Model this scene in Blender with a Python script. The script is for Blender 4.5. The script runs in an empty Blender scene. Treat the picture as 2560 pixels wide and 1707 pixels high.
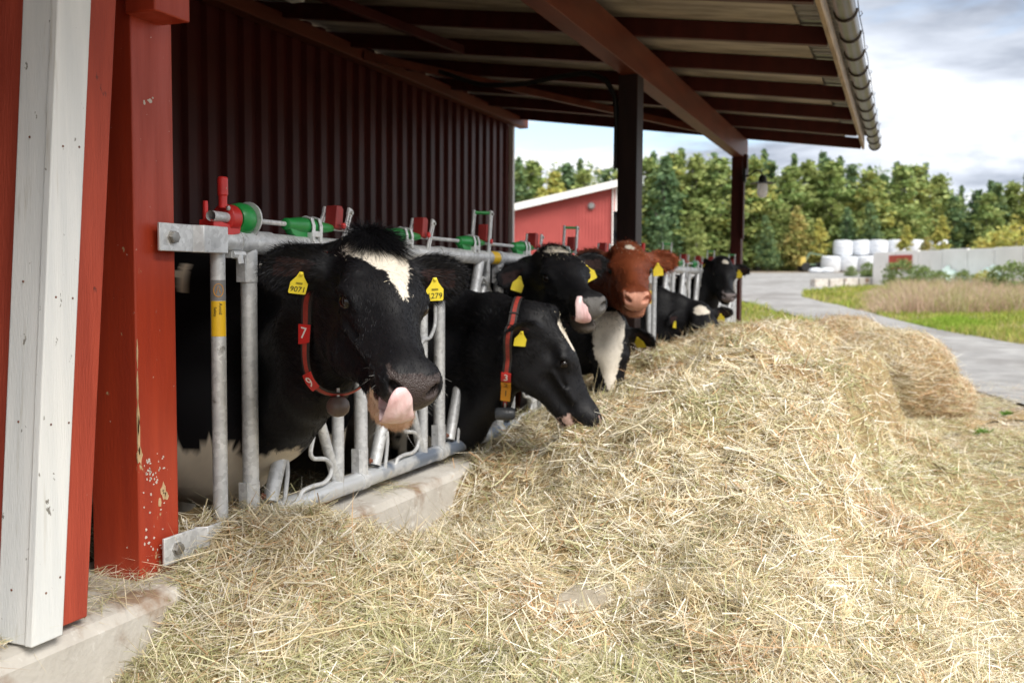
import bpy, math, random
import numpy as np
from mathutils import Vector, Matrix
rng = np.random.default_rng(7); random.seed(7)
sc = bpy.context.scene
COL = sc.collection
D2R = math.radians

# ---------------------------------------------------------------- camera
YAW, PIT, ROLL = D2R(21.5), D2R(3.4), D2R(0.3)
CAM = np.array([0, 0, 1.266])
cF = np.array([-math.sin(YAW)*math.cos(PIT), math.cos(YAW)*math.cos(PIT), -math.sin(PIT)])
_R = np.array([math.cos(YAW), math.sin(YAW), 0]); _U = np.cross(_R, cF)
cR = _R*math.cos(ROLL)+_U*math.sin(ROLL); cU = -_R*math.sin(ROLL)+_U*math.cos(ROLL)
cam = bpy.data.cameras.new('camera'); camo = bpy.data.objects.new('camera', cam); COL.objects.link(camo)
cam.lens = 35.0; cam.sensor_width = 36; cam.clip_end = 3000; cam.clip_start = 0.05
camo.matrix_world = Matrix([[cR[0], cU[0], -cF[0], CAM[0]], [cR[1], cU[1], -cF[1], CAM[1]], [cR[2], cU[2], -cF[2], CAM[2]], [0, 0, 0, 1]])
cam.dof.use_dof = True; cam.dof.focus_distance = 2.95; cam.dof.aperture_fstop = 3.8
sc.camera = camo
def camdir(r, u, t):            # right, up, towards the camera -> world direction
    v = r*cR+u*cU-t*cF
    return v/np.linalg.norm(v)

# ---------------------------------------------------------------- sky and sun
SUN_EL, SUN_AZ = D2R(50), D2R(-30)      # azimuth of the light's source, measured from +X towards +Y
w = bpy.data.worlds.new('World'); sc.world = w; w.use_nodes = True
nt = w.node_tree; nt.nodes.clear(); N = nt.nodes.new; L = nt.links.new
out = N('ShaderNodeOutputWorld'); bg = N('ShaderNodeBackground'); bg.inputs[1].default_value = 1.0
sky = N('ShaderNodeTexSky'); sky.sky_type = 'NISHITA'; sky.sun_disc = False
sky.sun_elevation = SUN_EL; sky.sun_rotation = math.pi/2-SUN_AZ
tc = N('ShaderNodeTexCoord'); sep = N('ShaderNodeSeparateXYZ'); L(tc.outputs['Generated'], sep.inputs[0])
zz = N('ShaderNodeMath'); zz.operation = 'ADD'; zz.inputs[1].default_value = 0.12; L(sep.outputs[2], zz.inputs[0])
zm = N('ShaderNodeMath'); zm.operation = 'MAXIMUM'; zm.inputs[1].default_value = 0.06; L(zz.outputs[0], zm.inputs[0])
dx = N('ShaderNodeMath'); dx.operation = 'DIVIDE'; L(sep.outputs[0], dx.inputs[0]); L(zm.outputs[0], dx.inputs[1])
dy = N('ShaderNodeMath'); dy.operation = 'DIVIDE'; L(sep.outputs[1], dy.inputs[0]); L(zm.outputs[0], dy.inputs[1])
cb = N('ShaderNodeCombineXYZ'); L(dx.outputs[0], cb.inputs[0]); L(dy.outputs[0], cb.inputs[1]); cb.inputs[2].default_value = 3.7
def noise(scale, det, rough, dist, src, off=0):
    n = N('ShaderNodeTexNoise'); n.inputs['Scale'].default_value = scale; n.inputs['Detail'].default_value = det
    n.inputs['Roughness'].default_value = rough; n.inputs['Distortion'].default_value = dist
    if off:
        m = N('ShaderNodeMapping'); m.inputs['Location'].default_value = (off, off*.7, off*.3); L(src, m.inputs[0]); src = m.outputs[0]
    L(src, n.inputs['Vector']); return n
def ramp(src, pts):
    r = N('ShaderNodeValToRGB'); e = r.color_ramp.elements
    while len(e) < len(pts): e.new(0.5)
    for k, (p, c) in enumerate(pts): e[k].position = p; e[k].color = (*c, 1)
    L(src, r.inputs[0]); return r
n1 = noise(0.85, 6, 0.52, 0.4, cb.outputs[0], 1.3)
n2 = noise(0.9, 7, 0.55, 0.25, cb.outputs[0], 5.1)
cov = ramp(n1.outputs[0], [(0.34, (0, 0, 0)), (0.43, (1, 1, 1))])
cc = ramp(n2.outputs[0], [(0.38, (0.24, 0.27, 0.33)), (0.49, (0.48, 0.515, 0.58)), (0.57, (0.70, 0.715, 0.745)), (0.64, (0.82, 0.82, 0.82))])
skm = N('ShaderNodeMix'); skm.data_type = 'RGBA'; skm.blend_type = 'MULTIPLY'; skm.inputs[0].default_value = 1
L(sky.outputs[0], skm.inputs[6]); skm.inputs[7].default_value = (0.15, 0.15, 0.15, 1)
mx = N('ShaderNodeMix'); mx.data_type = 'RGBA'; L(cov.outputs[0], mx.inputs[0]); L(skm.outputs[2], mx.inputs[6]); L(cc.outputs[0], mx.inputs[7])
L(mx.outputs[2], bg.inputs[0]); L(bg.outputs[0], out.inputs[0])
sun = bpy.data.lights.new('sun', 'SUN'); suno = bpy.data.objects.new('sun', sun); COL.objects.link(suno)
sun.energy = 3.3; sun.angle = D2R(38); sun.color = (1.0, 0.95, 0.87)
sd = Vector((math.cos(SUN_EL)*math.cos(SUN_AZ), math.cos(SUN_EL)*math.sin(SUN_AZ), math.sin(SUN_EL)))
suno.rotation_euler = sd.to_track_quat('Z', 'Y').to_euler(); suno.location = (10, -10, 20)
vs = sc.view_settings; vs.view_transform = 'Standard'; vs.look = 'None'; vs.exposure = 0.82; vs.gamma = 1; vs.use_curve_mapping = False
sc.cycles.max_bounces = 6; sc.cycles.transparent_max_bounces = 4; sc.cycles.diffuse_bounces = 3; sc.cycles.glossy_bounces = 2

# ---------------------------------------------------------------- helpers
def tag(o, label=None, cat=None, group=None, kind=None):
    if label: o['label'] = label
    if cat: o['category'] = cat
    if group: o['group'] = group
    if kind: o['kind'] = kind
    return o
def empty(name, loc=(0, 0, 0), rz=0, label=None, cat=None, group=None):
    o = bpy.data.objects.new(name, None); COL.objects.link(o); o.location = loc; o.rotation_euler = (0, 0, rz)
    o.empty_display_size = 0.1
    return tag(o, label, cat, group)
def copy_tree(o, parent=None):
    c = o.copy(); COL.objects.link(c); c.parent = parent
    for ch in list(o.children): copy_tree(ch, c)
    return c
def nrm(v):
    v = np.asarray(v, float); return v/max(1e-9, np.linalg.norm(v))
class MB:
    def __init__(s): s.v = []; s.f = []; s.m = []
    def add(s, vs_, fs, m=0):
        b = len(s.v); s.v += [tuple(map(float, p)) for p in vs_]; s.f += [tuple(i+b for i in f) for f in fs]; s.m += [m]*len(fs); return s
    def box(s, c, d, m=0, rz=0, M=None):
        x, y, z = [q/2 for q in d]
        P = np.array([(-x, -y, -z), (x, -y, -z), (x, y, -z), (-x, y, -z), (-x, -y, z), (x, -y, z), (x, y, z), (-x, y, z)])
        if M is not None: P = P@np.array(M).T
        if rz: ca, sa = math.cos(rz), math.sin(rz); P = P@np.array([[ca, -sa, 0], [sa, ca, 0], [0, 0, 1]]).T
        return s.add(P+np.array(c), [(0, 3, 2, 1), (4, 5, 6, 7), (0, 1, 5, 4), (1, 2, 6, 5), (2, 3, 7, 6), (3, 0, 4, 7)], m)
    def bar(s, p0, p1, w_, h, up=(0, 0, 1), m=0):      # box beam, w_ sideways, h along up
        p0, p1 = np.array(p0, float), np.array(p1, float); d = nrm(p1-p0); sd_ = nrm(np.cross(d, up)); u = np.cross(sd_, d)
        P = [p+a*sd_*w_/2+b*u*h/2 for p in (p0, p1) for a, b in ((-1, -1), (1, -1), (1, 1), (-1, 1))]
        return s.add(P, [(0, 1, 2, 3), (7, 6, 5, 4), (0, 4, 5, 1), (1, 5, 6, 2), (2, 6, 7, 3), (3, 7, 4, 0)], m)
    def tube(s, pts, r, n=14, m=0, caps=True, flat=1.0, up=(0, 0, 1)):
        pts = np.array(pts, float); k = len(pts); r = np.broadcast_to(np.array(r, float), (k,))
        T = np.gradient(pts, axis=0) if k > 2 else np.array([pts[1]-pts[0]]*2)
        T /= np.maximum(1e-9, np.linalg.norm(T, axis=1))[:, None]
        u = np.cross(T[0], up)
        if np.linalg.norm(u) < 1e-3: u = np.cross(T[0], (1, 0, 0))
        u = nrm(u); V = []
        for i in range(k):
            u = nrm(u-T[i]*np.dot(u, T[i])); w2 = np.cross(T[i], u)
            for j in range(n):
                a = 2*math.pi*j/n; V.append(pts[i]+r[i]*(math.cos(a)*u+math.sin(a)*w2*flat))
        F_ = [(i*n+j, i*n+(j+1) % n, (i+1)*n+(j+1) % n, (i+1)*n+j) for i in range(k-1) for j in range(n)]
        if caps: F_ += [tuple(range(n-1, -1, -1)), tuple((k-1)*n+j for j in range(n))]
        return s.add(V, F_, m)
    def prism(s, poly, y0, y1, ax='Y', m=0):             # poly in the two other axes
        n = len(poly)
        def P(a, b, c): return {'Y': (a, c, b), 'X': (c, a, b), 'Z': (a, b, c)}[ax]
        V = [P(a, b, y0) for a, b in poly]+[P(a, b, y1) for a, b in poly]
        return s.add(V, [tuple(range(n)), tuple(range(2*n-1, n-1, -1))]+[(i, i+n, (i+1) % n+n, (i+1) % n) for i in range(n)], m)
    def lathe(s, prof, c, axis=(0, 0, 1), n=20, m=0):
        axis = nrm(axis); u = np.cross(axis, (0, 0, 1))
        if np.linalg.norm(u) < 1e-3: u = np.array([1., 0, 0])
        u = nrm(u); w2 = np.cross(axis, u); V = []
        for (r, h) in prof:
            for j in range(n):
                a = 2*math.pi*j/n; V.append(np.array(c)+axis*h+r*(math.cos(a)*u+math.sin(a)*w2))
        k = len(prof)
        F_ = [(i*n+j, (i+1)*n+j, (i+1)*n+(j+1) % n, i*n+(j+1) % n) for i in range(k-1) for j in range(n)]
        F_ += [tuple(range(n)), tuple((k-1)*n+j for j in range(n-1, -1, -1))]
        return s.add(V, F_, m)
    def build(s, name, mat, parent=None, bevel=0, smooth=True, loc=None):
        me = bpy.data.meshes.new(name); me.from_pydata(s.v, [], s.f); mats = mat if isinstance(mat, (list, tuple)) else [mat]
        for q in mats: me.materials.append(q)
        if len(mats) > 1: me.polygons.foreach_set('material_index', s.m)
        import bmesh
        bm = bmesh.new(); bm.from_mesh(me); bmesh.ops.recalc_face_normals(bm, faces=bm.faces); bm.to_mesh(me); bm.free()
        if smooth: me.polygons.foreach_set('use_smooth', [True]*len(me.polygons)); me.set_sharp_from_angle(angle=D2R(35))
        o = bpy.data.objects.new(name, me); COL.objects.link(o); o.parent = parent
        if loc is not None: o.location = loc
        if bevel:
            b = o.modifiers.new('bevel', 'BEVEL'); b.width = bevel; b.segments = 2; b.limit_method = 'ANGLE'; b.angle_limit = D2R(40); b.harden_normals = False
        return o
def fastmesh(name, V, Fq, mat, parent=None, cols=None, attrs=None, smooth=False):
    """V (n,3); Fq list of arrays of faces (k,3) or (k,4)"""
    me = bpy.data.meshes.new(name); V = np.asarray(V, np.float32); me.vertices.add(len(V)); me.vertices.foreach_set('co', V.ravel())
    loops = np.concatenate([f.ravel() for f in Fq]).astype(np.int32)
    tot = np.concatenate([np.full(len(f), f.shape[1], np.int32) for f in Fq]); start = np.concatenate([[0], np.cumsum(tot)[:-1]]).astype(np.int32)
    me.loops.add(len(loops)); me.loops.foreach_set('vertex_index', loops)
    me.polygons.add(len(tot)); me.polygons.foreach_set('loop_start', start); me.polygons.foreach_set('loop_total', tot)
    if smooth: me.polygons.foreach_set('use_smooth', np.ones(len(tot), bool))
    me.update(calc_edges=True)
    if cols is not None:
        a = me.color_attributes.new('Col', 'FLOAT_COLOR', 'POINT'); c4 = np.ones((len(V), 4), np.float32); c4[:, :3] = cols; a.data.foreach_set('color', c4.ravel())
    for k, arr in (attrs or {}).items():
        a = me.attributes.new(k, 'FLOAT', 'POINT'); a.data.foreach_set('value', np.asarray(arr, np.float32))
    for q in (mat if isinstance(mat, (list, tuple)) else [mat]): me.materials.append(q)
    o = bpy.data.objects.new(name, me); COL.objects.link(o); o.parent = parent
    return o
def _h(ix, iy, iz, seed):
    n = (ix*374761393+iy*668265263+iz*2147483647+seed*974634777) & 0xffffffff
    n = ((n ^ (n >> 13))*1274126177) & 0xffffffff
    return ((n ^ (n >> 16)) & 0xffff)/65535.0
def vnoise(P, scale=1.0, seed=0):                       # value noise in -1..1
    P = np.asarray(P, float)*scale; I = np.floor(P).astype(np.int64); f = P-I; f = f*f*(3-2*f); r = 0
    for a in (0, 1):
        for b in (0, 1):
            for c in (0, 1):
                wgt = (f[..., 0] if a else 1-f[..., 0])*(f[..., 1] if b else 1-f[..., 1])*(f[..., 2] if c else 1-f[..., 2])
                r = r+wgt*_h(I[..., 0]+a, I[..., 1]+b, I[..., 2]+c, seed)
    return r*2-1
def fbm(P, scale=1.0, seed=0, o=3):
    return sum(vnoise(P, scale*2**k, seed+k)*0.5**k for k in range(o))/1.6
def v3(*a): return np.stack(np.broadcast_arrays(*a), -1)
def sstep(a, b, x):
    t = np.clip((x-a)/(b-a), 0, 1); return t*t*(3-2*t)

# ---------------------------------------------------------------- materials
MATS = {}
def mat(name, c1, c2=None, scale=8, rough=0.6, metal=0, bump=0.0, bscale=None, stretch=(1, 1, 1), spec=0.5, spots=None, detail=5, lo=.35, hi=.65, r2=None, obj=True, spots2=None, voro=0):
    m = bpy.data.materials.new(name); m.use_nodes = True; nt = m.node_tree; N = nt.nodes.new; L = nt.links.new
    b = nt.nodes['Principled BSDF']; b.inputs['Roughness'].default_value = rough; b.inputs['Metallic'].default_value = metal
    b.inputs['Specular IOR Level'].default_value = spec
    tc = N('ShaderNodeTexCoord'); mp = N('ShaderNodeMapping'); mp.inputs['Scale'].default_value = stretch; L(tc.outputs['Object'], mp.inputs[0])
    n = N('ShaderNodeTexNoise'); n.inputs['Scale'].default_value = scale; n.inputs['Detail'].default_value = detail; L(mp.outputs[0], n.inputs['Vector'])
    r = N('ShaderNodeMapRange'); r.inputs[1].default_value = lo; r.inputs[2].default_value = hi; L(n.outputs[0], r.inputs[0])
    mx = N('ShaderNodeMix'); mx.data_type = 'RGBA'; L(r.outputs[0], mx.inputs[0]); mx.inputs[6].default_value = (*c1, 1); mx.inputs[7].default_value = (*(c2 or c1), 1)
    c = mx.outputs[2]
    for sp in (spots, spots2):
        if sp:       # (colour, scale, threshold, stretch)
            mp2 = N('ShaderNodeMapping'); mp2.inputs['Scale'].default_value = sp[3]; L(tc.outputs['Object'], mp2.inputs[0])
            n2 = N('ShaderNodeTexNoise'); n2.inputs['Scale'].default_value = sp[1]; n2.inputs['Detail'].default_value = 6; n2.inputs['Roughness'].default_value = .6; L(mp2.outputs[0], n2.inputs['Vector'])
            r2_ = N('ShaderNodeMapRange'); r2_.inputs[1].default_value = sp[2]; r2_.inputs[2].default_value = sp[2]+sp[4] if len(sp) > 4 else sp[2]+.02; L(n2.outputs[0], r2_.inputs[0])
            m2 = N('ShaderNodeMix'); m2.data_type = 'RGBA'; L(r2_.outputs[0], m2.inputs[0]); L(c, m2.inputs[6]); m2.inputs[7].default_value = (*sp[0], 1); c = m2.outputs[2]
    if voro:
        vo = N('ShaderNodeTexVoronoi'); vo.inputs['Scale'].default_value = voro; L(tc.outputs['Object'], vo.inputs['Vector'])
        hs = N('ShaderNodeHueSaturation'); L(c, hs.inputs['Color']); mr = N('ShaderNodeMapRange'); mr.inputs[3].default_value = .78; mr.inputs[4].default_value = 1.15; L(vo.outputs['Color'], mr.inputs[0]); L(mr.outputs[0], hs.inputs['Value']); c = hs.outputs[0]
    L(c, b.inputs['Base Color'])
    if r2 is not None:
        mr = N('ShaderNodeMapRange'); mr.inputs[3].default_value = rough; mr.inputs[4].default_value = r2; L(n.outputs[0], mr.inputs[0]); mr.inputs[1].default_value = .35; mr.inputs[2].default_value = .65; L(mr.outputs[0], b.inputs['Roughness'])
    if bump:
        n3 = N('ShaderNodeTexNoise'); n3.inputs['Scale'].default_value = bscale or scale*4; n3.inputs['Detail'].default_value = 6; L(mp.outputs[0], n3.inputs['Vector'])
        bp = N('ShaderNodeBump'); bp.inputs['Strength'].default_value = bump; bp.inputs['Distance'].default_value = 0.01; L(n3.outputs[0], bp.inputs['Height']); L(bp.outputs[0], b.inputs['Normal'])
    MATS[name] = m; return m
def attrmat(name, rough=.6, spec=.3, transl=0, sheen=0, wet=False, colvar=0):
    m = bpy.data.materials.new(name); m.use_nodes = True; nt = m.node_tree; N = nt.nodes.new; L = nt.links.new
    b = nt.nodes['Principled BSDF']; b.inputs['Roughness'].default_value = rough; b.inputs['Specular IOR Level'].default_value = spec
    a = N('ShaderNodeAttribute'); a.attribute_name = 'Col'; L(a.outputs['Color'], b.inputs['Base Color'])
    if sheen: b.inputs['Sheen Weight'].default_value = sheen; b.inputs['Sheen Roughness'].default_value = .4
    if wet:
        w_ = N('ShaderNodeAttribute'); w_.attribute_name = 'wet'; mr = N('ShaderNodeMapRange'); mr.inputs[3].default_value = rough; mr.inputs[4].default_value = .28; L(w_.outputs['Fac'], mr.inputs[0]); L(mr.outputs[0], b.inputs['Roughness'])
        tc = N('ShaderNodeTexCoord'); vo = N('ShaderNodeTexVoronoi'); vo.inputs['Scale'].default_value = 230; L(tc.outputs['Object'], vo.inputs['Vector'])
        mm = N('ShaderNodeMath'); mm.operation = 'MULTIPLY'; L(w_.outputs['Fac'], mm.inputs[1]); L(vo.outputs['Distance'], mm.inputs[0])
        bp = N('ShaderNodeBump'); bp.invert = True; bp.inputs['Strength'].default_value = .8; bp.inputs['Distance'].default_value = .003; L(mm.outputs[0], bp.inputs['Height'])
        L(bp.outputs[0], b.inputs['Normal'])
    if transl:
        t = N('ShaderNodeBsdfTranslucent'); L(a.outputs['Color'], t.inputs[0]); ms = N('ShaderNodeMixShader'); ms.inputs[0].default_value = transl
        L(b.outputs[0], ms.inputs[1]); L(t.outputs[0], ms.inputs[2]); L(ms.outputs[0], nt.nodes['Material Output'].inputs[0])
    MATS[name] = m; return m
M_red = mat('red_painted_wood', (.43, .050, .019), (.34, .036, .014), 3, .42, bump=.12, bscale=30, stretch=(6, 6, .6), spots=((.5, .36, .2), 16, .70, (1, 1, .5)), spots2=((.62, .5, .42), 55, .70, (1, 1, 1)), r2=.55)
M_redrough = mat('rough_red_board', (.44, .065, .032), (.34, .045, .022), 5, .7, bump=.35, bscale=45, stretch=(4, 4, .5), spots=((.16, .03, .02), 12, .69, (1, 1, .6)), spots2=((.55, .3, .22), 60, .74, (1, 1, .6)))
M_white = mat('white_painted_board', (.80, .81, .80), (.70, .72, .72), 3, .5, bump=.2, bscale=40, stretch=(8, 8, .5), spots=((.22, .21, .19), 34, .675, (1, 1, .7)), spots2=((.50, .47, .40), 5, .58, (6, 6, .35), .2))
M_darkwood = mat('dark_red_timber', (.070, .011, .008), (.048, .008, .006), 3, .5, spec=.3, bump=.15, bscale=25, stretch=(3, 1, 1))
M_beamwood = mat('red_brown_beam', (.15, .036, .016), (.10, .024, .011), 3, .5, spec=.3, bump=.15, bscale=25, stretch=(3, .5, 3))
M_postdark = mat('shaded_post', (.022, .010, .008), (.014, .007, .006), 3, .5, bump=.15, bscale=25, stretch=(3, 3, .6), spec=.3)  # near-black colour carries the shade seen on the middle post
M_rawwood = mat('weathered_board', (.42, .32, .21), (.26, .19, .12), 4, .7, bump=.3, bscale=20, stretch=(6, .7, 6), spots=((.16, .11, .07), 7, .62, (5, .5, 5), .1))
M_ply = mat('weathered_sheathing', (.48, .43, .36), (.28, .25, .21), 2.2, .8, bump=.2, bscale=12, stretch=(.8, 4, 1), lo=.42, hi=.6, spots=((.10, .085, .075), 3, .6, (.6, 3, 1), .12))
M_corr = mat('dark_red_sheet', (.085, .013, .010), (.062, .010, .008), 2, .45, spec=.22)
M_tin = mat('roof_tin', (.35, .36, .37), (.28, .28, .29), 4, .4, metal=.7)
M_gutter = mat('brown_gutter', (.075, .062, .054), (.05, .042, .036), 6, .30, metal=.3)
M_galv = mat('galvanised_steel', (.74, .75, .75), (.56, .57, .58), 9, .42, metal=.35, voro=70, r2=.6, spots=((.22, .21, .19), 13, .66, (1, 1, 1), .08), bump=.05, bscale=60)
M_galvd = mat('worn_steel', (.64, .66, .68), (.20, .24, .31), 5, .38, metal=.4, lo=.47, hi=.56, spots=((.62, .58, .5), 16, .60, (1, 1, 1), .08), bump=.08, bscale=60, stretch=(1, .9, 1))
M_bolt = mat('bolt_steel', (.45, .44, .41), (.3, .28, .26), 30, .4, metal=.8)
M_rust = mat('rusty_bolt', (.20, .07, .035), (.12, .045, .03), 30, .8)
M_green = mat('green_plastic', (.02, .30, .065), (.018, .24, .05), 10, .36, spots=((.35, .3, .18), 40, .72, (1, 1, 1)))
M_redpl = mat('red_plastic', (.66, .03, .028), (.5, .025, .022), 10, .36, spots=((.4, .3, .2), 40, .73, (1, 1, 1)))
M_redplw = mat('faded_red_plastic', (.36, .03, .026), (.26, .022, .02), 12, .5)
M_yel = mat('yellow_sticker', (.86, .55, .03), (.8, .48, .02), 10, .45)
M_orange = mat('orange_tag', (.80, .36, .02), (.72, .3, .02), 10, .45)
M_greyst = mat('grey_sticker', (.22, .22, .22), None, 10, .45)
M_tagy = mat('yellow_ear_tag', (.86, .70, .05), (.78, .62, .04), 14, .45)
M_ink = mat('dark_ink', (.03, .03, .02), None, 10, .5)
M_wink = mat('white_ink', (.8, .8, .78), None, 10, .5)
M_conc = mat('worn_concrete', (.58, .55, .50), (.46, .43, .385), 4, .85, bump=.4, bscale=40, spots=((.27, .18, .12), 3.4, .52, (1.2, 1, 1), .12), spots2=((.66, .64, .60), 9, .6, (1, 1, 1), .08))
M_black = mat('black_rubber', (.012, .012, .012), None, 10, .5)
M_glass = attrmat('frosted_lamp_glass', .25, .5, transl=.6)
M_strap = mat('dark_strap', (.022, .02, .02), (.03, .026, .024), 60, .6)
M_strapred = mat('red_strap_stripe', (.40, .045, .03), (.28, .035, .025), 60, .55)
M_bell = mat('brown_transponder', (.085, .06, .052), (.12, .085, .07), 14, .4, bump=.2)
M_bellb = mat('black_transponder', (.03, .034, .04), (.05, .055, .062), 14, .4, bump=.3)
M_eye = mat('dark_eye', (.008, .005, .004), None, 10, .12, spec=.45)
M_coat = attrmat('cow_coat', .55, .22, wet=True)
M_hair = attrmat('cow_hair', .5, .22)
M_hay = attrmat('hay_strands', .55, .35, transl=.22)
M_leaf = attrmat('leaves', .6, .25, transl=.3)
M_bark = mat('tree_bark', (.32, .30, .27), (.12, .10, .08), 6, .9)
M_wrap = mat('white_wrap', (.74, .76, .79), (.52, .55, .60), 2.2, .3, bump=1.0, bscale=6, stretch=(1, 1, 4), spots=((.35, .33, .28), 2, .66, (1, 1, .6), .15))
M_redshed = mat('red_shed_cladding', (.42, .075, .066), (.37, .062, .055), 2, .65)
M_trim = mat('white_trim', (.80, .80, .78), None, 3, .6)
# ================================================================ barn (open-fronted shed)
WALLX, RX, YE = -5.5, -2.1, 13.85         # back wall, post line, far end of the roof
TAN = .1337                                # roof fall towards the yard
def zroof(x): return 3.815+(-5.5-x)*TAN    # underside of the sheathing
barn = empty('open_barn', (RX, 8, 0), 0, 'long red open-fronted cattle barn whose roof overhangs the feeding cows', 'barn')
bp = (-RX, -8, 0)                          # children are written in world coordinates
def B(mb, name, m, bevel=0, smooth=True):
    return mb.build(name, m, barn, bevel, smooth, bp)
# corrugated back wall, end of wall trimmed in white
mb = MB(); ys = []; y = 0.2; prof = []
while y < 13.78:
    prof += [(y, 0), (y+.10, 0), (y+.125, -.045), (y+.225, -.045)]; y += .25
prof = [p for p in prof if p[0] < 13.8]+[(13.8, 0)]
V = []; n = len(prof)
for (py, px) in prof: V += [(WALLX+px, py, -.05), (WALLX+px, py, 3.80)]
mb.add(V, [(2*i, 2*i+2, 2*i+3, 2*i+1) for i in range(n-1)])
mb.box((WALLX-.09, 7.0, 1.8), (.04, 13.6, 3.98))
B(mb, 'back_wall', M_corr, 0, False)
B(MB().box((WALLX+.012, 13.845, 1.78), (.10, .07, 3.6)), 'corner_trim', M_trim, .003)
# near end wall (closes the barn off towards the viewer's side), and its inside boarding
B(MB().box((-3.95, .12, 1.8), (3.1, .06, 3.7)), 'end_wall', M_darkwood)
# wall-top beam and outer beam
B(MB().box((WALLX+.12, 7.1, 3.625), (.14, 14.0, .13)), 'wall_beam', M_beamwood, .004)
B(MB().box((RX-.01, 6.9, 3.075), (.14, 14.0, .27)), 'front_beam', M_beamwood, .004)
# rafters, one every 1.2 m
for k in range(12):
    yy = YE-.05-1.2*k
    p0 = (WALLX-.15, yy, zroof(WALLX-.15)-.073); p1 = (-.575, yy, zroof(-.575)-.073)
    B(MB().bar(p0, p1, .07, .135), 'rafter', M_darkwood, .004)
# sheathing: long sheets over the rafters, tin above
mb = MB()
for k in range(13):
    a, b = YE-1.2*k, YE-1.2*(k+1)+.006
    for (x0, x1) in ((WALLX-.2, -3.32), (-3.314, -1.9), (-1.894, -.78)):
        mb.bar((x0, (a+b)/2, zroof(x0)+.008), (x1, (a+b)/2, zroof(x1)+.008), a-b, .014)
B(mb, 'sheathing', M_ply, 0, False)
mb = MB(); x0, x1 = WALLX-.25, -.42; V = []; F_ = []; yy = -1.7; i = 0
while yy < YE+.04:
    for (oy, oz) in ((0, 0), (.05, 0), (.07, .03), (.13, .03)):
        if yy+oy > YE+.06: break
        for x in (x0, x1): V.append((x, yy+oy, zroof(x)+.03+oz))
    yy += .15
mb.add(V, [(2*j, 2*j+2, 2*j+3, 2*j+1) for j in range(len(V)//2-1)])
B(mb, 'roof_sheet', M_tin, 0, False)
# raw fascia board and tin drip strip behind it
B(MB().bar((-.555, -1.7, zroof(-.55)-.062), (-.555, YE+.03, zroof(-.55)-.062), .03, .145), 'fascia', M_rawwood, .003)
# gutter: half round, joints, hangers
zg = zroof(-.42)-.06
mb = MB(); r = .068; cx = -.415; Y0, Y1 = -1.7, YE+.12; V = []
ang = [math.pi+math.pi*j/12 for j in range(13)]
sec = [(cx+r*math.cos(a), zg+r*math.sin(a)*1.05) for a in ang]+[(cx+(r-.005)*math.cos(a), zg+(r-.005)*math.sin(a)) for a in reversed(ang)]
mb.prism(sec, Y0, Y1, 'Y')
mb.prism([(cx+r*math.cos(a), zg+r*math.sin(a)) for a in ang], Y1-.004, Y1+.004, 'Y')
B(mb, 'gutter', M_gutter)
for k in range(22):
    yy = YE+.02-.62*k; mb = MB().tube([(cx+(r+.006)*math.cos(a), yy, zg+(r+.006)*1.05*math.sin(a)) for a in [math.pi*.98+math.pi*1.04*j/12 for j in range(13)]], .008, 6); B(mb, 'gutter_hanger', M_gutter)
mb = MB(); pts = [(cx+r+.012+.004*math.sin(k*1.7), Y0+.25*k, zg+.012+.006*math.sin(k*2.3)) for k in range(int((Y1-Y0)/.25)+1)]
mb.tube(pts, .0035, 5, caps=True)
for k in range(0, len(pts), 4): mb.tube([np.array(pts[k])+(0, 0, -.01), np.array(pts[k])+(.02, 0, .012), np.array(pts[k])+(.008, 0, .03)], .003, 5)
B(mb, 'gutter_wire', M_black)
# posts on the feeding line
def post(y0, y1, x0, x1, z1, m, z0=.34):
    return B(MB().box(((x0+x1)/2, (y0+y1)/2, (z0+z1)/2), (x1-x0, y1-y0, z1-z0)), 'post', m, .005)
post(2.325, 2.50, -2.29, -2.11, 2.93, M_red)
B(MB().box((-2.054, 2.375, 2.15), (.11, .15, .24)), 'post_cap', M_red, .005)
def chips(name, m, spec, pr=.0012):        # worn spots where the paint has come off: (y, z, width, height) on the yard side
    r = random.Random(3); mb = MB()
    for (y, z, w_, h_) in spec:
        n = 11; pts = [(y+w_/2*math.cos(6.283*k/n)*(.55+.6*r.random()), z+h_/2*math.sin(6.283*k/n)*(.55+.6*r.random())) for k in range(n)]; (MB() if len(spec) < 12 else mb).prism(pts, -2.1125, -2.11+pr, 'X') if len(spec) >= 12 else B(MB().prism(pts, -2.1125, -2.11+pr, 'X'), name, m, 0, False)
    if len(spec) >= 12: B(mb, name, m, 0, False)['kind'] = 'stuff'
r_ = random.Random(5)
M_bare = mat('bare_wood', (.62, .44, .26), (.50, .34, .18), 20, .8); M_lime = mat('bleached_flecks', (.66, .60, .54), (.5, .42, .36), 20, .8)
chips('bare_patch', M_bare, [(2.432, .62, .026, .055), (2.444, .60, .02, .03), (2.415, .585, .015, .03), (2.329, .86, .010, .10), (2.330, .80, .012, .12), (2.332, .745, .022, .06), (2.328, .95, .006, .12), (2.329, 1.05, .005, .1)])
chips('bare_fleck', M_lime, [(2.345+r_.random()*.09, .40+r_.random()*.34, .004+.008*r_.random(), .003+.008*r_.random()) for _ in range(46)]+[(2.36+r_.random()*.02+.0, .66+.05*r_.random(), .006, .008) for _ in range(10)])
chips('bird_dropping', M_lime, [(2.40, 1.80, .022, .014), (2.375, 1.79, .010, .016), (2.412, 1.81, .008, .006)])
post(7.9, 8.1, -2.20, -2.04, 2.94, M_postdark)
B(MB().box((-2.225, 8.0, 1.1), (.035, .11, 1.5)), 'cover_board', M_galvd, .003)
post(13.5, 13.68, -2.19, -2.05, 2.94, M_darkwood)
B(MB().box((-2.032, 13.5, 2.28), (.03, .10, .84)), 'cover_board', M_darkwood, .003)
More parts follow.
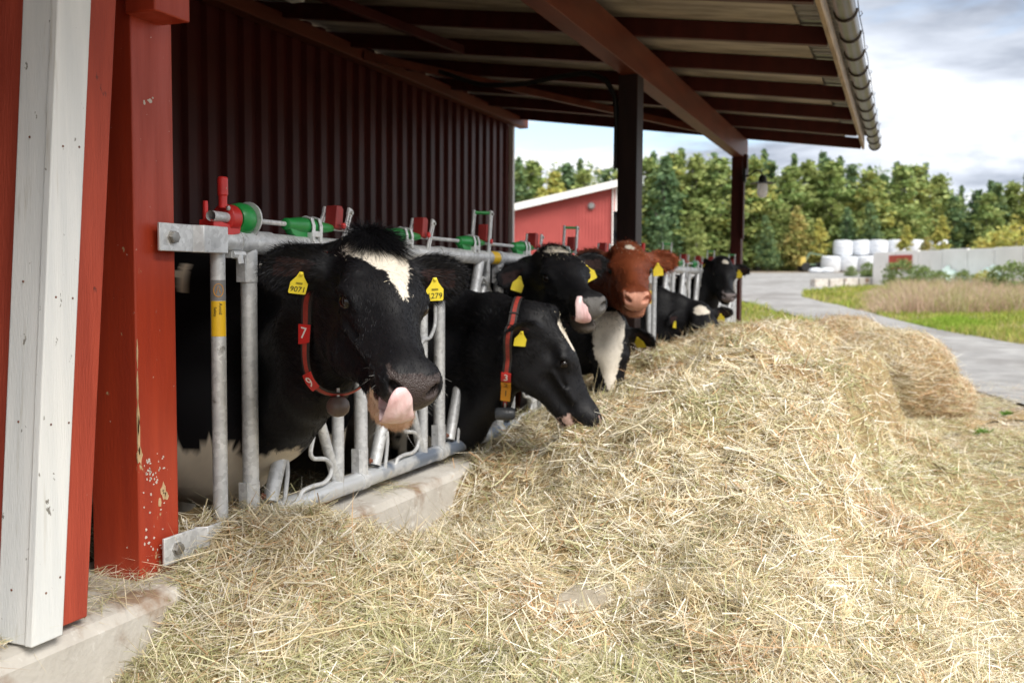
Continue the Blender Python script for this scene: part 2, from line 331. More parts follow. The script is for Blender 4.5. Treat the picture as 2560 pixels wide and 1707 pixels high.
B(MB().box((-2.02, 13.62, 2.83), (.05, .12, .30)), 'cover_board', M_darkwood, .003)
# diagonal wind brace below the rafters
B(MB().bar((-5.3, 9.2, 3.61), (-2.3, 13.1, 3.205), .05, .08), 'brace', M_beamwood, .003)
B(MB().bar((-5.3, 1.2, 3.60), (-3.9, 8.6, 3.42), .05, .08), 'brace', M_darkwood, .003)
B(MB().box((-4.6, 6.9, 3.52), (.12, .10, .05)), 'junction_box', M_trim, .006)
# ---------------- cable slung under the roof
mb = MB(); P = [(-3.9, 8.1, 3.13), (-3.5, 8.1, 2.98), (-3.1, 8.05, 2.95), (-2.75, 8.03, 2.99), (-2.5, 8.0, 3.0), (-2.33, 7.98, 2.93), (-2.24, 7.96, 2.78), (-2.225, 7.95, 2.55), (-2.225, 7.94, 2.2)]
P = np.array(P); t = np.linspace(0, len(P)-1, 50); Q = np.stack([np.interp(t, range(len(P)), P[:, k]) for k in range(3)], 1)
for _ in range(3): Q[1:-1] = (Q[:-2]+Q[1:-1]*2+Q[2:])/4
tag(mb.tube(Q, .022, 8).build('cable', M_black), 'thick black cable looping down from the rafters beside the dark middle post', 'cable')
# ---------------- concrete sill under the barrier
mb = MB(); sec = [(-2.40, -.1), (-1.955, -.1), (-1.965, .33), (-1.985, .357), (-2.01, .365), (-2.40, .368)]
mb.prism(sec, -.4, 14.1, 'Y')
o = mb.build('concrete_sill', M_conc, None, .004); tag(o, 'stained grey concrete sill carrying the posts and the feed barrier', 'sill')
# ---------------- weathered corner of the neighbouring wall: red boards and white corner boards, leaning
wc = empty('board_wall', (-2.0, 1.9, .36), 0, 'leaning wall corner of red boards and chipped white corner boards at the near end', 'wall')
def lean(mb_pts_bottom, mb_pts_top, name, m, bevel=.004):
    """board given by bottom and top outline (4 points each)"""
    o = MB().add(list(mb_pts_bottom)+list(mb_pts_top), [(0, 1, 2, 3), (7, 6, 5, 4), (0, 4, 5, 1), (1, 5, 6, 2), (2, 6, 7, 3), (3, 7, 4, 0)]).build(name, m, wc, bevel, True, (2.0, -1.9, -.36)); return o
# the two white boards meet in a corner; the whole corner leans into the yard by about 4 degrees
def rect(x0, y0, x1, y1, z, dx=0, dy=0): return [(x0+dx, y0+dy, z), (x1+dx, y0+dy, z), (x1+dx, y1+dy, z), (x0+dx, y1+dy, z)]
ZB, ZT = .372, 2.9; k = (ZT-ZB)/(1.95-ZB); LX, LY = 0, .125*k
lean(rect(-2.075, 1.785, -1.979, 1.81, ZB), rect(-2.075, 1.785, -1.979, 1.81, ZT, LX, LY), 'white_corner_board', M_white)
lean(rect(-1.977, 1.78, -1.952, 1.878, ZB), rect(-1.977, 1.78, -1.952, 1.892, ZT, LX, LY), 'white_corner_board', M_white)
lean(rect(-2.01, 1.86, -1.979, 1.985, ZB+.01), rect(-2.01, 1.86, -1.979, 1.985+.012, ZT, LX, LY*1.06), 'red_board', M_redrough)
lean(rect(-2.45, 1.815, -2.05, 1.84, ZB), rect(-2.45, 1.815, -2.05, 1.84, ZT, LX, LY), 'red_board', M_redrough)
mb = MB(); r_ = random.Random(8)
for k in range(5):
    z = .47+.37*k+.1*r_.random(); f_ = (z-ZB)/(ZT-ZB)*LY
    for yo in (.02+.01*r_.random(), .075+.01*r_.random()): mb.lathe([(.0032, 0), (.0032, .001), (.001, .0016)], (-1.9525, 1.785+yo+f_+.004*r_.random(), z+.03*r_.random()), (1, 0, 0), 7)
    mb.lathe([(.0032, 0), (.0032, .001), (.001, .0016)], (-2.03, 1.7855+f_, z+.05*r_.random()), (0, -1, 0), 7)
mb.build('nail', M_rust, wc, 0, True, (2.0, -1.9, -.36))['kind'] = 'stuff'
# ---------------- lamp on the far post
lp = empty('wall_lamp', (-2.02, 13.55, 2.7), 0, 'black swan-neck lamp with white glass on the far post', 'lamp')
def LP(mb, n, m): return mb.build(n, m, lp, 0, True, (2.02, -13.55, -2.7))
LP(MB().box((-2.01, 13.45, 2.69), (.04, .08, .17)), 'mounting_plate', M_black)
LP(MB().tube([(-1.99, 13.45, 2.68), (-1.95, 13.44, 2.685), (-1.90, 13.43, 2.72), (-1.86, 13.42, 2.745), (-1.81, 13.41, 2.74), (-1.78, 13.4, 2.70), (-1.77, 13.4, 2.65)], .011, 8), 'arm', M_black)
LP(MB().lathe([(.03, .08), (.05, .05), (.055, .0), (.16, -.025), (.165, -.032), (.05, -.028)], (-1.77, 13.4, 2.60)), 'shade', M_black)
LP(MB().lathe([(.06, 0), (.068, -.04), (.067, -.12), (.055, -.16), (.03, -.18), (.005, -.185)], (-1.77, 13.4, 2.568)), 'glass', M_glass)
_g = bpy.data.objects['glass'].data; _g.color_attributes.new('Col', 'FLOAT_COLOR', 'POINT').data.foreach_set('color', [1., 1., 1., 1]*len(_g.vertices))
# ================================================================ feed barriers (galvanised headlocks)
BX, ZT_, ZB_ = -2.09, 1.397, .44
def textmesh(s, size, mat_, name, parent, Mx, depth=.0004, align='CENTER'):
    cu = bpy.data.curves.new(name, 'FONT'); cu.body = s; cu.size = size; cu.align_x = align; cu.align_y = 'CENTER'; cu.extrude = depth; cu.resolution_u = 3
    t = bpy.data.objects.new('tmp', cu); COL.objects.link(t)
    bpy.context.view_layer.update()
    me = bpy.data.meshes.new_from_object(t.evaluated_get(bpy.context.evaluated_depsgraph_get())); bpy.data.objects.remove(t); bpy.data.curves.remove(cu)
    me.name = name; me.materials.clear(); me.materials.append(mat_)
    o = bpy.data.objects.new(name, me); COL.objects.link(o); o.parent = parent; o.matrix_local = Mx; return o
def barrier(ystart, yend, ypole, y0, pitch, places, label, near):
    root = empty('feed_barrier', (BX, ystart, ZB_), 0, label, 'feed barrier', 'galvanised headlock barriers between the posts')
    off = (-BX, -ystart, -ZB_)
    def G(mb, n, m=M_galv, bevel=0): return mb.build(n, m, root, bevel, True, off)
    mb = MB().tube([(BX, ystart+.17, ZT_), (BX, yend, ZT_)], .036, 24); G(mb, 'top_rail')
    mb = MB().tube([(BX, ystart+.12, ZB_), (BX, yend, ZB_)], .036, 24); G(mb, 'bottom_rail', M_galvd)
    for zc in (ZT_, ZB_):
        mb = MB(); mb.box((BX+.012, ystart-.035, zc), (.010, .15, .085)); mb.add(*bend(ystart, zc)); G(mb, 'end_bracket', M_galv, .003)
        G(MB().lathe([(.022, 0), (.022, .006), (.018, .006), (.018, .016), (.010, .017)], (BX+.017, ystart-.055, zc), (1, 0, 0), 6), 'bolt', M_bolt)
    # sleeve over the rail joint
    G(MB().tube([(BX, ystart+.27, ZT_), (BX, ystart+.275, ZT_), (BX, ystart+.46, ZT_), (BX, ystart+.465, ZT_)], [.040, .0405, .0405, .040], 24), 'rail_sleeve')
    mb = MB().box((BX+.005, ypole+.075, ZT_-.045), (.03, .06, .02)); mb.tube([(BX+.03, ypole+.075, ZT_-.048), (BX+.035, ypole+.075, ZT_-.075)], .011, 6); mb.tube([(BX+.02, ypole+.05, ZT_-.045), (BX+.03, ypole+.10, ZT_-.045)], .013, 8); G(mb, 'clamp_screw')
    u = G(MB().tube([(BX, ypole, ZT_-.03), (BX, ypole, .30)], .0245, 18), 'upright')
    r = .0252
    arc = lambda z0, z1: ([(BX+r*math.cos(a), ypole+r*math.sin(a), z) for z in (z0, z1) for a in [-2.0+2.3*j/10 for j in range(11)]], [(j, j+1, j+12, j+11) for j in range(10)])
    st = MB().add(*arc(1.085, 1.20)).build('yellow_sticker', M_yel, u, 0, True); 
    st.location = (0, 0, 0)
    st = MB().add(*arc(1.202, 1.268)).build('grey_sticker', M_greyst, u, 0, True); st.location = (0, 0, 0)
    ring = MB().tube([(BX+r*1.03*math.cos(-.85+.62*math.cos(a)), ypole+r*1.03*math.sin(-.85+.62*math.cos(a)), 1.235+.021*math.sin(a)) for a in np.linspace(0, 6.28, 25)], .0012, 5)
    ring.tube([(BX+r*1.03*math.cos(-.85+q), ypole+r*1.03*math.sin(-.85+q), 1.235+zz_) for q, zz_ in ((-.3, -.012), (-.05, .014), (.25, -.010))], .0012, 5)
    o = ring.build('sticker_emblem', M_orange, u, 0, True)
    if near:
        for tx, zc, sz, mm in (('Avoid', 1.175, .016, M_ink), ('Safety', 1.165, .013, M_ink)):
            a = -.85+(0.22 if tx == 'Avoid' else -.45)
            ca, sa = math.cos(a), math.sin(a)
            # reads downwards, facing outwards
            Mx = Matrix(((0, -sa*-1*0+0, ca, 0), (0, 0, 0, 0), (0, 0, 0, 0), (0, 0, 0, 1)))
            xx = Vector((0, 0, -1)); zz2 = Vector((ca, sa, 0)); yy2 = zz2.cross(xx)
            Mx = Matrix(((xx.x, yy2.x, zz2.x, BX+r*1.02*ca), (xx.y, yy2.y, zz2.y, ypole+r*1.02*sa), (xx.z, yy2.z, zz2.z, zc), (0, 0, 0, 1)))
            textmesh(tx, sz, mm, 'sticker_text', u, Mx)
    # control rod running over the whole barrier, with its end handle
    ZR = 1.472
    if near:
        G(MB().tube([(BX+.03, ystart+.11, ZR), (BX+.012, ystart+.24, ZR)], .017, 14, caps=False), 'lever_pipe')
    G(MB().tube([(BX, ystart+.2, ZR), (BX, yend-.08, ZR)], .009, 10), 'control_rod')
    yh = ystart+.215
    mb = MB().lathe([(.035, 0), (.046, .006), (.046, .05), (.036, .055)], (BX+.0, yh-.01, ZR), (0, 1, 0), 20)
    mb.tube([(BX+.012, yh-.02, ZR+.03), (BX+.012, yh-.02, ZR+.07), (BX+.012, yh-.02, ZR+.072), (BX+.012, yh-.02, ZR+.128), (BX+.012, yh-.02, ZR+.132)], [.014, .014, .017, .017, .012], 14)
    mb.tube([(BX-.01, yh-.08, ZR-.03), (BX-.01, yh-.08, ZR+.05)], [.010, .008], 10)
    mb.prism([(yh-.09, ZR-.055), (yh-.02, ZR-.06), (yh+.045, ZR-.05), (yh+.05, ZR-.025), (yh-.02, ZR-.02), (yh-.09, ZR-.01)], BX-.028, BX+.03, 'X')
    h = G(mb, 'lock_handle', M_redpl, .004)
    o = MB().lathe([(.008, 0), (.008, .006), (.004, .007)], (BX+.03, yh-.02, ZR+.03), (1, 0, 0), 10).build('handle_screw', M_bolt, h, 0, True)
    G(MB().lathe([(.044, 0), (.052, .01), (.056, .03), (.054, .055), (.04, .075), (.02, .08)], (BX-.0, yh+.05, ZR), (0, 1, 0), 24), 'housing', M_green)
    sec = [(math.cos(a)*.058, math.sin(a)*.058) for a in np.linspace(-.6, math.pi+.6, 16)]
    G(MB().prism([(BX+p[0], ZR+.004+p[1]) for p in sec]+[(BX-.03, ZT_+.02), (BX+.03, ZT_+.02)], yh+.125, yh+.133, 'Y'), 'housing_plate', M_galv, .001)
    for k in range(places):
        a = y0+pitch*k; s = pitch/.75
        clamp_tube(G, a)
        v1 = a+.57*s
        G(MB().tube([(BX, v1, ZT_-.02), (BX, v1, ZB_+.02)], .0245, 16), 'upright')
        ap = a+.385*s
        G(MB().tube([(BX, v1-.012, ZB_+.03), (BX, ap+.02, .80), (BX, ap, .87), (BX, ap, .93), (BX, ap+.02, 1.0), (BX, v1-.01, 1.27)], .021, 14), 'neck_tube')
        # swinging bar: cut tube, open at the foot
        sb = G(MB().tube([(BX+.005, a+.105*s, .485), (BX+.005, a+.30*s, .95), (BX+.005, a+.475*s, 1.375)], .027, 16, caps=False), 'swing_bar')
        W = [(3.03-2.846, .62), (3.035-2.846, .575), (3.02-2.846, .50), (3.012-2.846, .462), (3.03-2.846, .432), (3.071-2.846, .425), (3.104-2.846, .454), (3.121-2.846, .487), (3.193-2.846, .493), (3.278-2.846, .487), (3.322-2.846, .507), (3.337-2.846, .544), (3.293-2.846, .582), (3.20-2.846, .594), (3.181-2.846, .62), (3.209-2.846, .69), (3.27-2.846, .80)]
        G(MB().tube(smooth_path([(BX+.022, a+p*s, z) for p, z in W]), .0085, 8), 'wire_guard')
        W = [(.37, 1.0), (.40, 1.138), (.415, 1.215), (.435, 1.27), (.462, 1.292), (.505, 1.28), (.56, 1.233), (.62, 1.189), (.655, 1.15), (.655, 1.06), (.60, 1.0), (.52, 1.0), (.47, .95), (.42, .87)]
        G(MB().tube(smooth_path([(BX+.025, a+p*s, z) for p, z in W]), .0085, 8), 'wire_guard')
        # latch bracket: two slotted levers, red block between, or raised with the green pin showing
        up = (k in ((2, 4, 6) if near else (0, 3, 5)))
        yb = a+.50*s; top = .235 if up else .145; tilt = .10 if not up else .04
        for q in (-.034, .040):
            base = np.array((BX+.03 if q > 0 else BX-.035, yb+q-.01, ZT_-.07 if q > 0 else ZT_+.01)); tp = np.array((BX+.03 if q > 0 else BX-.035, yb+q+tilt*.8, ZT_+top))
            mb = MB()
            for sx in (-.0095, .0095): mb.bar(base+(0, sx, 0), tp+(0, sx, 0), .0090, .010, (1, 0, 0))
            mb.bar(base+(0, 0, -.01), base*.7+tp*.3, .028, .011, (1, 0, 0)); mb.bar(base*.08+tp*.92, tp+(0, .003, .012), .032, .011, (1, 0, 0))
            G(mb, 'latch_lever', M_galv, .002)
        c = np.array((BX-.004, yb+(.055 if up else .055), ZT_+(.115 if not up else .125)))
        mb = MB().prism([(c[1]-.030, c[2]-.04), (c[1]+.022, c[2]-.045), (c[1]+.032, c[2]+.038), (c[1]+.020, c[2]+.05), (c[1]-.016, c[2]+.05)], c[0]-.026, c[0]+.026, 'X'); G(mb, 'latch_block', M_redplw, .004)
        G(MB().lathe([(.013, 0), (.013, .007), (.009, .010)], (BX+.034, yb+.06, ZT_+.085), (1, 0, 0), 12), 'lever_pin', M_redpl)
        G(MB().lathe([(.007, 0), (.007, .010)], (BX+.034, yb+tilt*.8+.04, ZT_+top-.005), (1, 0, 0), 8), 'lever_bolt', M_bolt)
        if up: G(MB().tube([(BX-.035, yb+.0, ZT_+top), (BX+.03, yb+.07, ZT_+top)], .009, 10), 'raised_pin', M_green)
        # green guide sleeve clipped to the rail
        g = a+.215*s; mb = MB().lathe([(.010, 0), (.022, .005), (.0225, .03), (.030, .09), (.030, .16), (.024, .21), (.018, .28), (.013, .315), (.010, .32)], (BX, g-.0, ZR), (0, 1, 0), 16)
        mb.prism([(g+.01, ZR-.01), (g+.16, ZR-.01), (g+.15, ZR-.055), (g+.09, ZR-.065), (g+.03, ZR-.032)], BX-.015, BX+.015, 'X')
        G(mb, 'guide_sleeve', M_green, .002)
        mb = MB()
        for q in (.135, .185): mb.tube([(BX+.034, g+q, ZR-.06), (BX+.036, g+q, ZR), (BX+.028, g+q, ZR+.026), (BX, g+q, ZR+.034), (BX-.03, g+q, ZR+.02)], .010, 8, flat=.5)
        mb.box((BX+.034, g+.16, ZR-.03), (.006, .07, .022)); mb.box((BX+.022, g+.135, ZT_+.035), (.02, .02, .03)); mb.box((BX+.022, g+.185, ZT_+.035), (.02, .02, .03))
        G(mb, 'sleeve_clip', M_galv, .002)
    clamp_tube(G, y0+pitch*places)
    if near:
        V = [(BX+.0365*math.cos(a_), yy, ZT_+.0365*math.sin(a_)) for yy in (y0+pitch*3-.14, y0+pitch*3-.045) for a_ in np.linspace(-1.2, 2, 12)]
        mb = MB().add(V, [(j, j+1, j+13, j+12) for j in range(11)]); G(mb, 'yellow_sticker', M_yel)
    return root
def bend(ys_, zc):
    h = .043; P = [(BX+.007, ys_+.04), (BX+.040, ys_+.065), (BX+.040, ys_+.185), (BX+.03, ys_+.185), (BX+.03, ys_+.07), (BX+.0, ys_+.045)]
    n = len(P); V = [(a, b, zc-h) for a, b in P]+[(a, b, zc+h) for a, b in P]
    return V, [tuple(range(n)), tuple(range(2*n-1, n-1, -1))]+[(i, (i+1) % n, (i+1) % n+n, i+n) for i in range(n)]
def smooth_path(P, n=3):
    P = np.array(P, float); t = np.linspace(0, len(P)-1, (len(P)-1)*5+1); Q = np.stack([np.interp(t, range(len(P)), P[:, k]) for k in range(3)], 1)
    for _ in range(n): Q[1:-1] = (Q[:-2]+Q[1:-1]*2+Q[2:])/4
    return Q
def clamp_tube(G, a):
    G(MB().tube([(BX, a, ZT_-.03), (BX, a, ZB_+.02)], .028, 18), 'upright')
    for zc, sg in ((ZT_, -1), (ZB_, 1)):
        G(MB().tube([(BX, a-.03, zc), (BX, a+.03, zc)], .040, 22), 'rail_clamp')
        mb = MB()
        V = []
        for z in (zc+sg*.02, zc+sg*.135):
            V += [(BX+.0315*math.cos(b), a+.0315*math.sin(b)-.002, z) for b in np.linspace(-1.7, 1.6, 9)]
        mb.add(V, [(j, j+1, j+10, j+9) for j in range(8)])
        mb.box((BX-.004, a-.036, zc+sg*.085), (.036, .006, .10))
        G(mb, 'clamp_plate', M_galv)
        mb = MB().lathe([(.012, 0), (.012, .006), (.008, .006), (.008, .014)], (BX+.026, a+.026, zc+sg*.078), (1, .5, 0), 8)
        G(mb, 'bolt', M_rust if sg > 0 else M_bolt)
barrier(2.50, 7.9, 2.68, 2.845, .75, 6, 'galvanised feed barrier panel between the bright red near post and the dark middle post', True)
barrier(8.10, 13.5, 8.57, 8.745, .755, 6, 'galvanised feed barrier panel beyond the dark middle post, ending below the lamp', False)
# ================================================================ cows: one continuous skin grown from a distance field
def surface_nets(xs, ys, zs, D):
    neg = D < 0; nx, ny, nz = D.shape
    c = np.zeros((nx-1, ny-1, nz-1), np.uint8)
    for a in (0, 1):
        for b in (0, 1):
            for e in (0, 1): c += neg[a:nx-1+a, b:ny-1+b, e:nz-1+e]
    I, J, K = np.nonzero((c > 0) & (c < 8)); idx = np.full(c.shape, -1, np.int64); idx[I, J, K] = np.arange(len(I))
    S = np.zeros((len(I), 3)); n = np.zeros(len(I)); G = (xs, ys, zs)
    corners = [(a, b, e) for a in (0, 1) for b in (0, 1) for e in (0, 1)]
    for p in corners:
        for ax in range(3):
            if p[ax]: continue
            q = list(p); q[ax] = 1
            d0 = D[I+p[0], J+p[1], K+p[2]]; d1 = D[I+q[0], J+q[1], K+q[2]]; m = (d0 < 0) != (d1 < 0)
            t = np.where(m, d0/np.where(m, d0-d1, 1), 0)
            P0 = np.stack([G[k][(I, J, K)[k]+p[k]] for k in range(3)], 1); P1 = np.stack([G[k][(I, J, K)[k]+q[k]] for k in range(3)], 1)
            S += np.where(m[:, None], P0+(P1-P0)*t[:, None], 0); n += m
    V = S/n[:, None]; Fs = []
    for ax in range(3):
        o1, o2 = [(1, 2), (2, 0), (0, 1)][ax]
        sl0 = [slice(None)]*3; sl1 = [slice(None)]*3; sl0[ax] = slice(0, -1); sl1[ax] = slice(1, None)
        ch = neg[tuple(sl0)] != neg[tuple(sl1)]
        for k in (o1, o2):
            s_ = [slice(None)]*3; s_[k] = [0, -1]; ch[tuple(s_)] = False
        A = np.array(np.nonzero(ch)).T
        if not len(A): continue
        flip = neg[tuple(A.T)]
        def at(d1, d2):
            B_ = A.copy(); B_[:, o1] -= d1; B_[:, o2] -= d2; return idx[tuple(B_.T)]
        Q = np.stack([at(1, 1), at(0, 1), at(0, 0), at(1, 0)], 1); Q[~flip] = Q[~flip][:, ::-1]; Fs.append(Q)
    return V, np.concatenate(Fs)
def ell(P, c, r):
    p = (P-np.array(c, P.dtype)); r = np.array(r, P.dtype); k0 = np.sqrt(((p/r)**2).sum(-1)); k1 = np.sqrt(((p/(r*r))**2).sum(-1)); return k0*(k0-1)/np.maximum(k1, 1e-6)
def cone(P, a, b, ra, rb, sq=(1, 1, 1)):
    a = np.array(a, P.dtype); b = np.array(b, P.dtype); q = np.array(sq, P.dtype); pa = (P-a)/q; ba = (b-a)/q; ra, rb = float(ra), float(rb)
    h = np.clip((pa@ba)/(ba@ba), 0, 1); return np.sqrt(((pa-h[..., None]*ba)**2).sum(-1))-(ra+(rb-ra)*h)
def smin(a, b, k):
    h = np.maximum(k-np.abs(a-b), 0)/k; return np.minimum(a, b)-h*h*k*.25
def smax(a, b, k): return -smin(-a, -b, k)
EYE = np.array((.0955, .203, -.006))
def head_sdf(P, o):
    """P in head units: x to the cow's right, y poll -> muzzle (0.53 long), z up (forehead side)"""
    X = np.abs(P[..., 0]); S = np.stack([X, P[..., 1], P[..., 2]], -1)
    d = ell(S, (0, .07, -.015), (.092, .13, .085))
    d = smin(d, ell(S, (0, .02, .018), (.072, .055, .055)), .04)              # poll
    if 'knob' in o: d = smin(d, ell(S, (0, .0, .052), (.048, .042, .050)), .022)
    d = smin(d, ell(S, (0, .15, .012), (.084, .12, .050)), .04)               # forehead
    d = smin(d, ell(S, (.074, .180, .004), (.034, .045, .036)), .045)            # brow
    d = smin(d, cone(S, (0, .20, -.015), (0, .45, -.035), .066, .043, (.92, 1, 1)), .05)
    d = smin(d, ell(S, (.050, .14, -.115), (.048, .135, .115)), .05)            # cheek
    d = smin(d, cone(S, (.040, .08, -.195), (.022, .40, -.118), .040, .026), .05)
    d = smin(d, ell(S, (0, .30, -.08), (.051, .17, .060)), .05)
    d = smin(d, cone(S, (.046, .24, -.035), (.040, .42, -.06), .026, .022), .04)   # nasal side
    d = smin(d, ell(S, (0, .455, -.045), (.063, .058, .056)), .04)             # muzzle
    d = smin(d, ell(S, (.036, .485, -.030), (.037, .042, .040)), .03)
    d = smin(d, ell(S, (0, .502, -.048), (.050, .030, .044)), .025)
    op = o.get('open', 0)
    d = smin(d, ell(S, (0, .435, -.120-op), (.050, .062, .028)), .022)         # lower lip
    d = smin(d, cone(S, (0, .30, -.125), (0, .43, -.120-op*.9), .036, .026), .03)
    d = smin(d, cone(S, (.088, .225, -.060), (.066, .36, -.060), .014, .010), .022)      # facial crest
    d = smax(d, -cone(S, (.098, .235, -.098), (.074, .37, -.088), .018, .014), .035)
    d = smin(d, cone(S, (.060, .06, .035), (.070, .15, .040), .012, .012), .03)
    d = d+.0022*np.sin(S[..., 1]*190+S[..., 0]*60)*np.exp(-((S[..., 1]-.165)/.035)**2-((S[..., 2]-.02)/.03)**2)*np.exp(-((S[..., 0]-.08)/.03)**2)
    # mouth line, nostrils, eye sockets
    mo = ell(S, (0, .46, -.098-op*.45), (.062, .062, .0045+op*.38)); d = smax(d, -mo, .008)
    q = S-np.array((.043, .520, -.026)); c_, s_ = math.cos(.6), math.sin(.6)
    q2 = np.stack([q[..., 0]*c_+q[..., 2]*s_, q[..., 1], -q[..., 0]*s_+q[..., 2]*c_], -1); d = smax(d, -ell(q2, (0, 0, 0), (.019, .026, .010)), .008)
    E_ = EYE
    d = smax(d, -ell(S, E_+(.014, .004, 0), (.019, .025, .019)), .012)
    q = S-E_; q = np.stack([q[..., 0]*.88-q[..., 1]*-.47*0+q[..., 1]*.47, q[..., 1]*.88-q[..., 0]*.47, q[..., 2]], -1); rr = np.sqrt((q[..., 1]/1.25)**2+(q[..., 2])**2); tor = np.sqrt((rr-.0195)**2+((q[..., 0]-.006+.25*np.abs(q[..., 1]))/1.0)**2)-.0055
    d = smin(d, tor, .010)
    lid = np.sqrt((np.sqrt((q[..., 1]/1.3)**2+(q[..., 2]+.004)**2)-.030)**2+(q[..., 0]-.002)**2)-.005; d = smin(d, np.where(q[..., 2] > 0, lid, 9), .014)
    # temple hollow and tear groove
    d = smax(d, -ell(S, (.110, .125, -.028), (.018, .035, .02)), .04)
    d = smax(d, -cone(S, (.104, .225, -.045), (.075, .29, -.05), .008, .005), .02)
    return d
EAR_L, EAR_W = .205, .066
def ear_frame(o, side):
    """side +1 = cow's right. returns root, axis, across, normal(the open side) in head space"""
    e = o['ear'][0 if side > 0 else 1]      # (out, forward, up), facing(out, forward, up)
    ax = nrm((side*e[0][0], e[0][1], e[0][2])); nf = np.array((side*e[1][0], e[1][1], e[1][2]), float); nf = nrm(nf-ax*nf.dot(ax)); ac = np.cross(ax, nf)
    return np.array((side*.076, .030, -.030)), ax, ac, nf
def ear_sdf(P, o, side):
    r0, ax, ac, nf = ear_frame(o, side); q = P-r0; u = q@ax/EAR_L; v = q@ac; w_ = q@nf
    hw = EAR_W*np.clip(np.sin(np.pi*np.clip(u*.83+.10, 0, 1))**.75, .0, 1)*(1-.12*u)
    hw = np.where(u > 1, EAR_W*.15, hw)
    cup = .30*(1-.5*np.clip(u, 0, 1)); mid = 4.2*cup*v*v-.018*np.sin(np.pi*np.clip(u, 0, 1))
    d = smax(np.abs(w_-mid)-.0065, np.abs(v)-hw, .010); d = smax(d, (u-1)*EAR_L, .03); d = smax(d, -(u+.05)*EAR_L, .02)
    base = cone(P, r0-ax*.03, r0+ax*.05-nf*.010, .036, .026); return smin(d*.8, base, .03)
def tri_sample(V, T, n, wgt=None):
    A = V[T[:, 0]]; Bv = V[T[:, 1]]; C = V[T[:, 2]]; nn = np.cross(Bv-A, C-A); ar = np.linalg.norm(nn, axis=1)/2
    p = ar*(wgt if wgt is not None else 1); p = p/p.sum(); i = rng.choice(len(T), n, p=p); r1 = np.sqrt(rng.random(n)); r2 = rng.random(n)
    a, b, c = 1-r1, r1*(1-r2), r1*r2; P = a[:, None]*A[i]+b[:, None]*Bv[i]+c[:, None]*C[i]
    return P, nn[i]/np.maximum(1e-12, 2*ar[i])[:, None], i
def strands(P, Dr, Ln, Wd, Cl, sag, segs=2, wdir=None):
    """ribbons: P roots, Dr directions, Ln lengths, Wd widths, Cl colours, sag (n,3) bend offset at the tip"""
    n = len(P); wv = np.cross(Dr, rng.normal(size=(n, 3)) if wdir is None else wdir); wv /= np.maximum(1e-9, np.linalg.norm(wv, axis=1))[:, None]
    V = np.zeros((n, segs*2+1, 3), np.float32)
    for s in range(segs):
        t = s/segs; c = P+Dr*(Ln*t)[:, None]+sag*(t*t); h = (Wd*(1-.35*t)/2)[:, None]*wv; V[:, 2*s] = c-h; V[:, 2*s+1] = c+h
    V[:, 2*segs] = P+Dr*Ln[:, None]+sag
    b = (np.arange(n)*(segs*2+1))[:, None]
    q = np.concatenate([b+np.array([[2*s, 2*s+1, 2*s+3, 2*s+2]]) for s in range(segs-1)]) if segs > 1 else np.zeros((0, 4), int)
    t = b+np.array([[2*segs-2, 2*segs-1, 2*segs]])
    return V.reshape(-1, 3), [q, t], np.repeat(Cl, segs*2+1, 0)
BLK = np.array((.0065, .0065, .008)); WHT = np.array((.72, .66, .56)); PNK = np.array((.55, .30, .25))
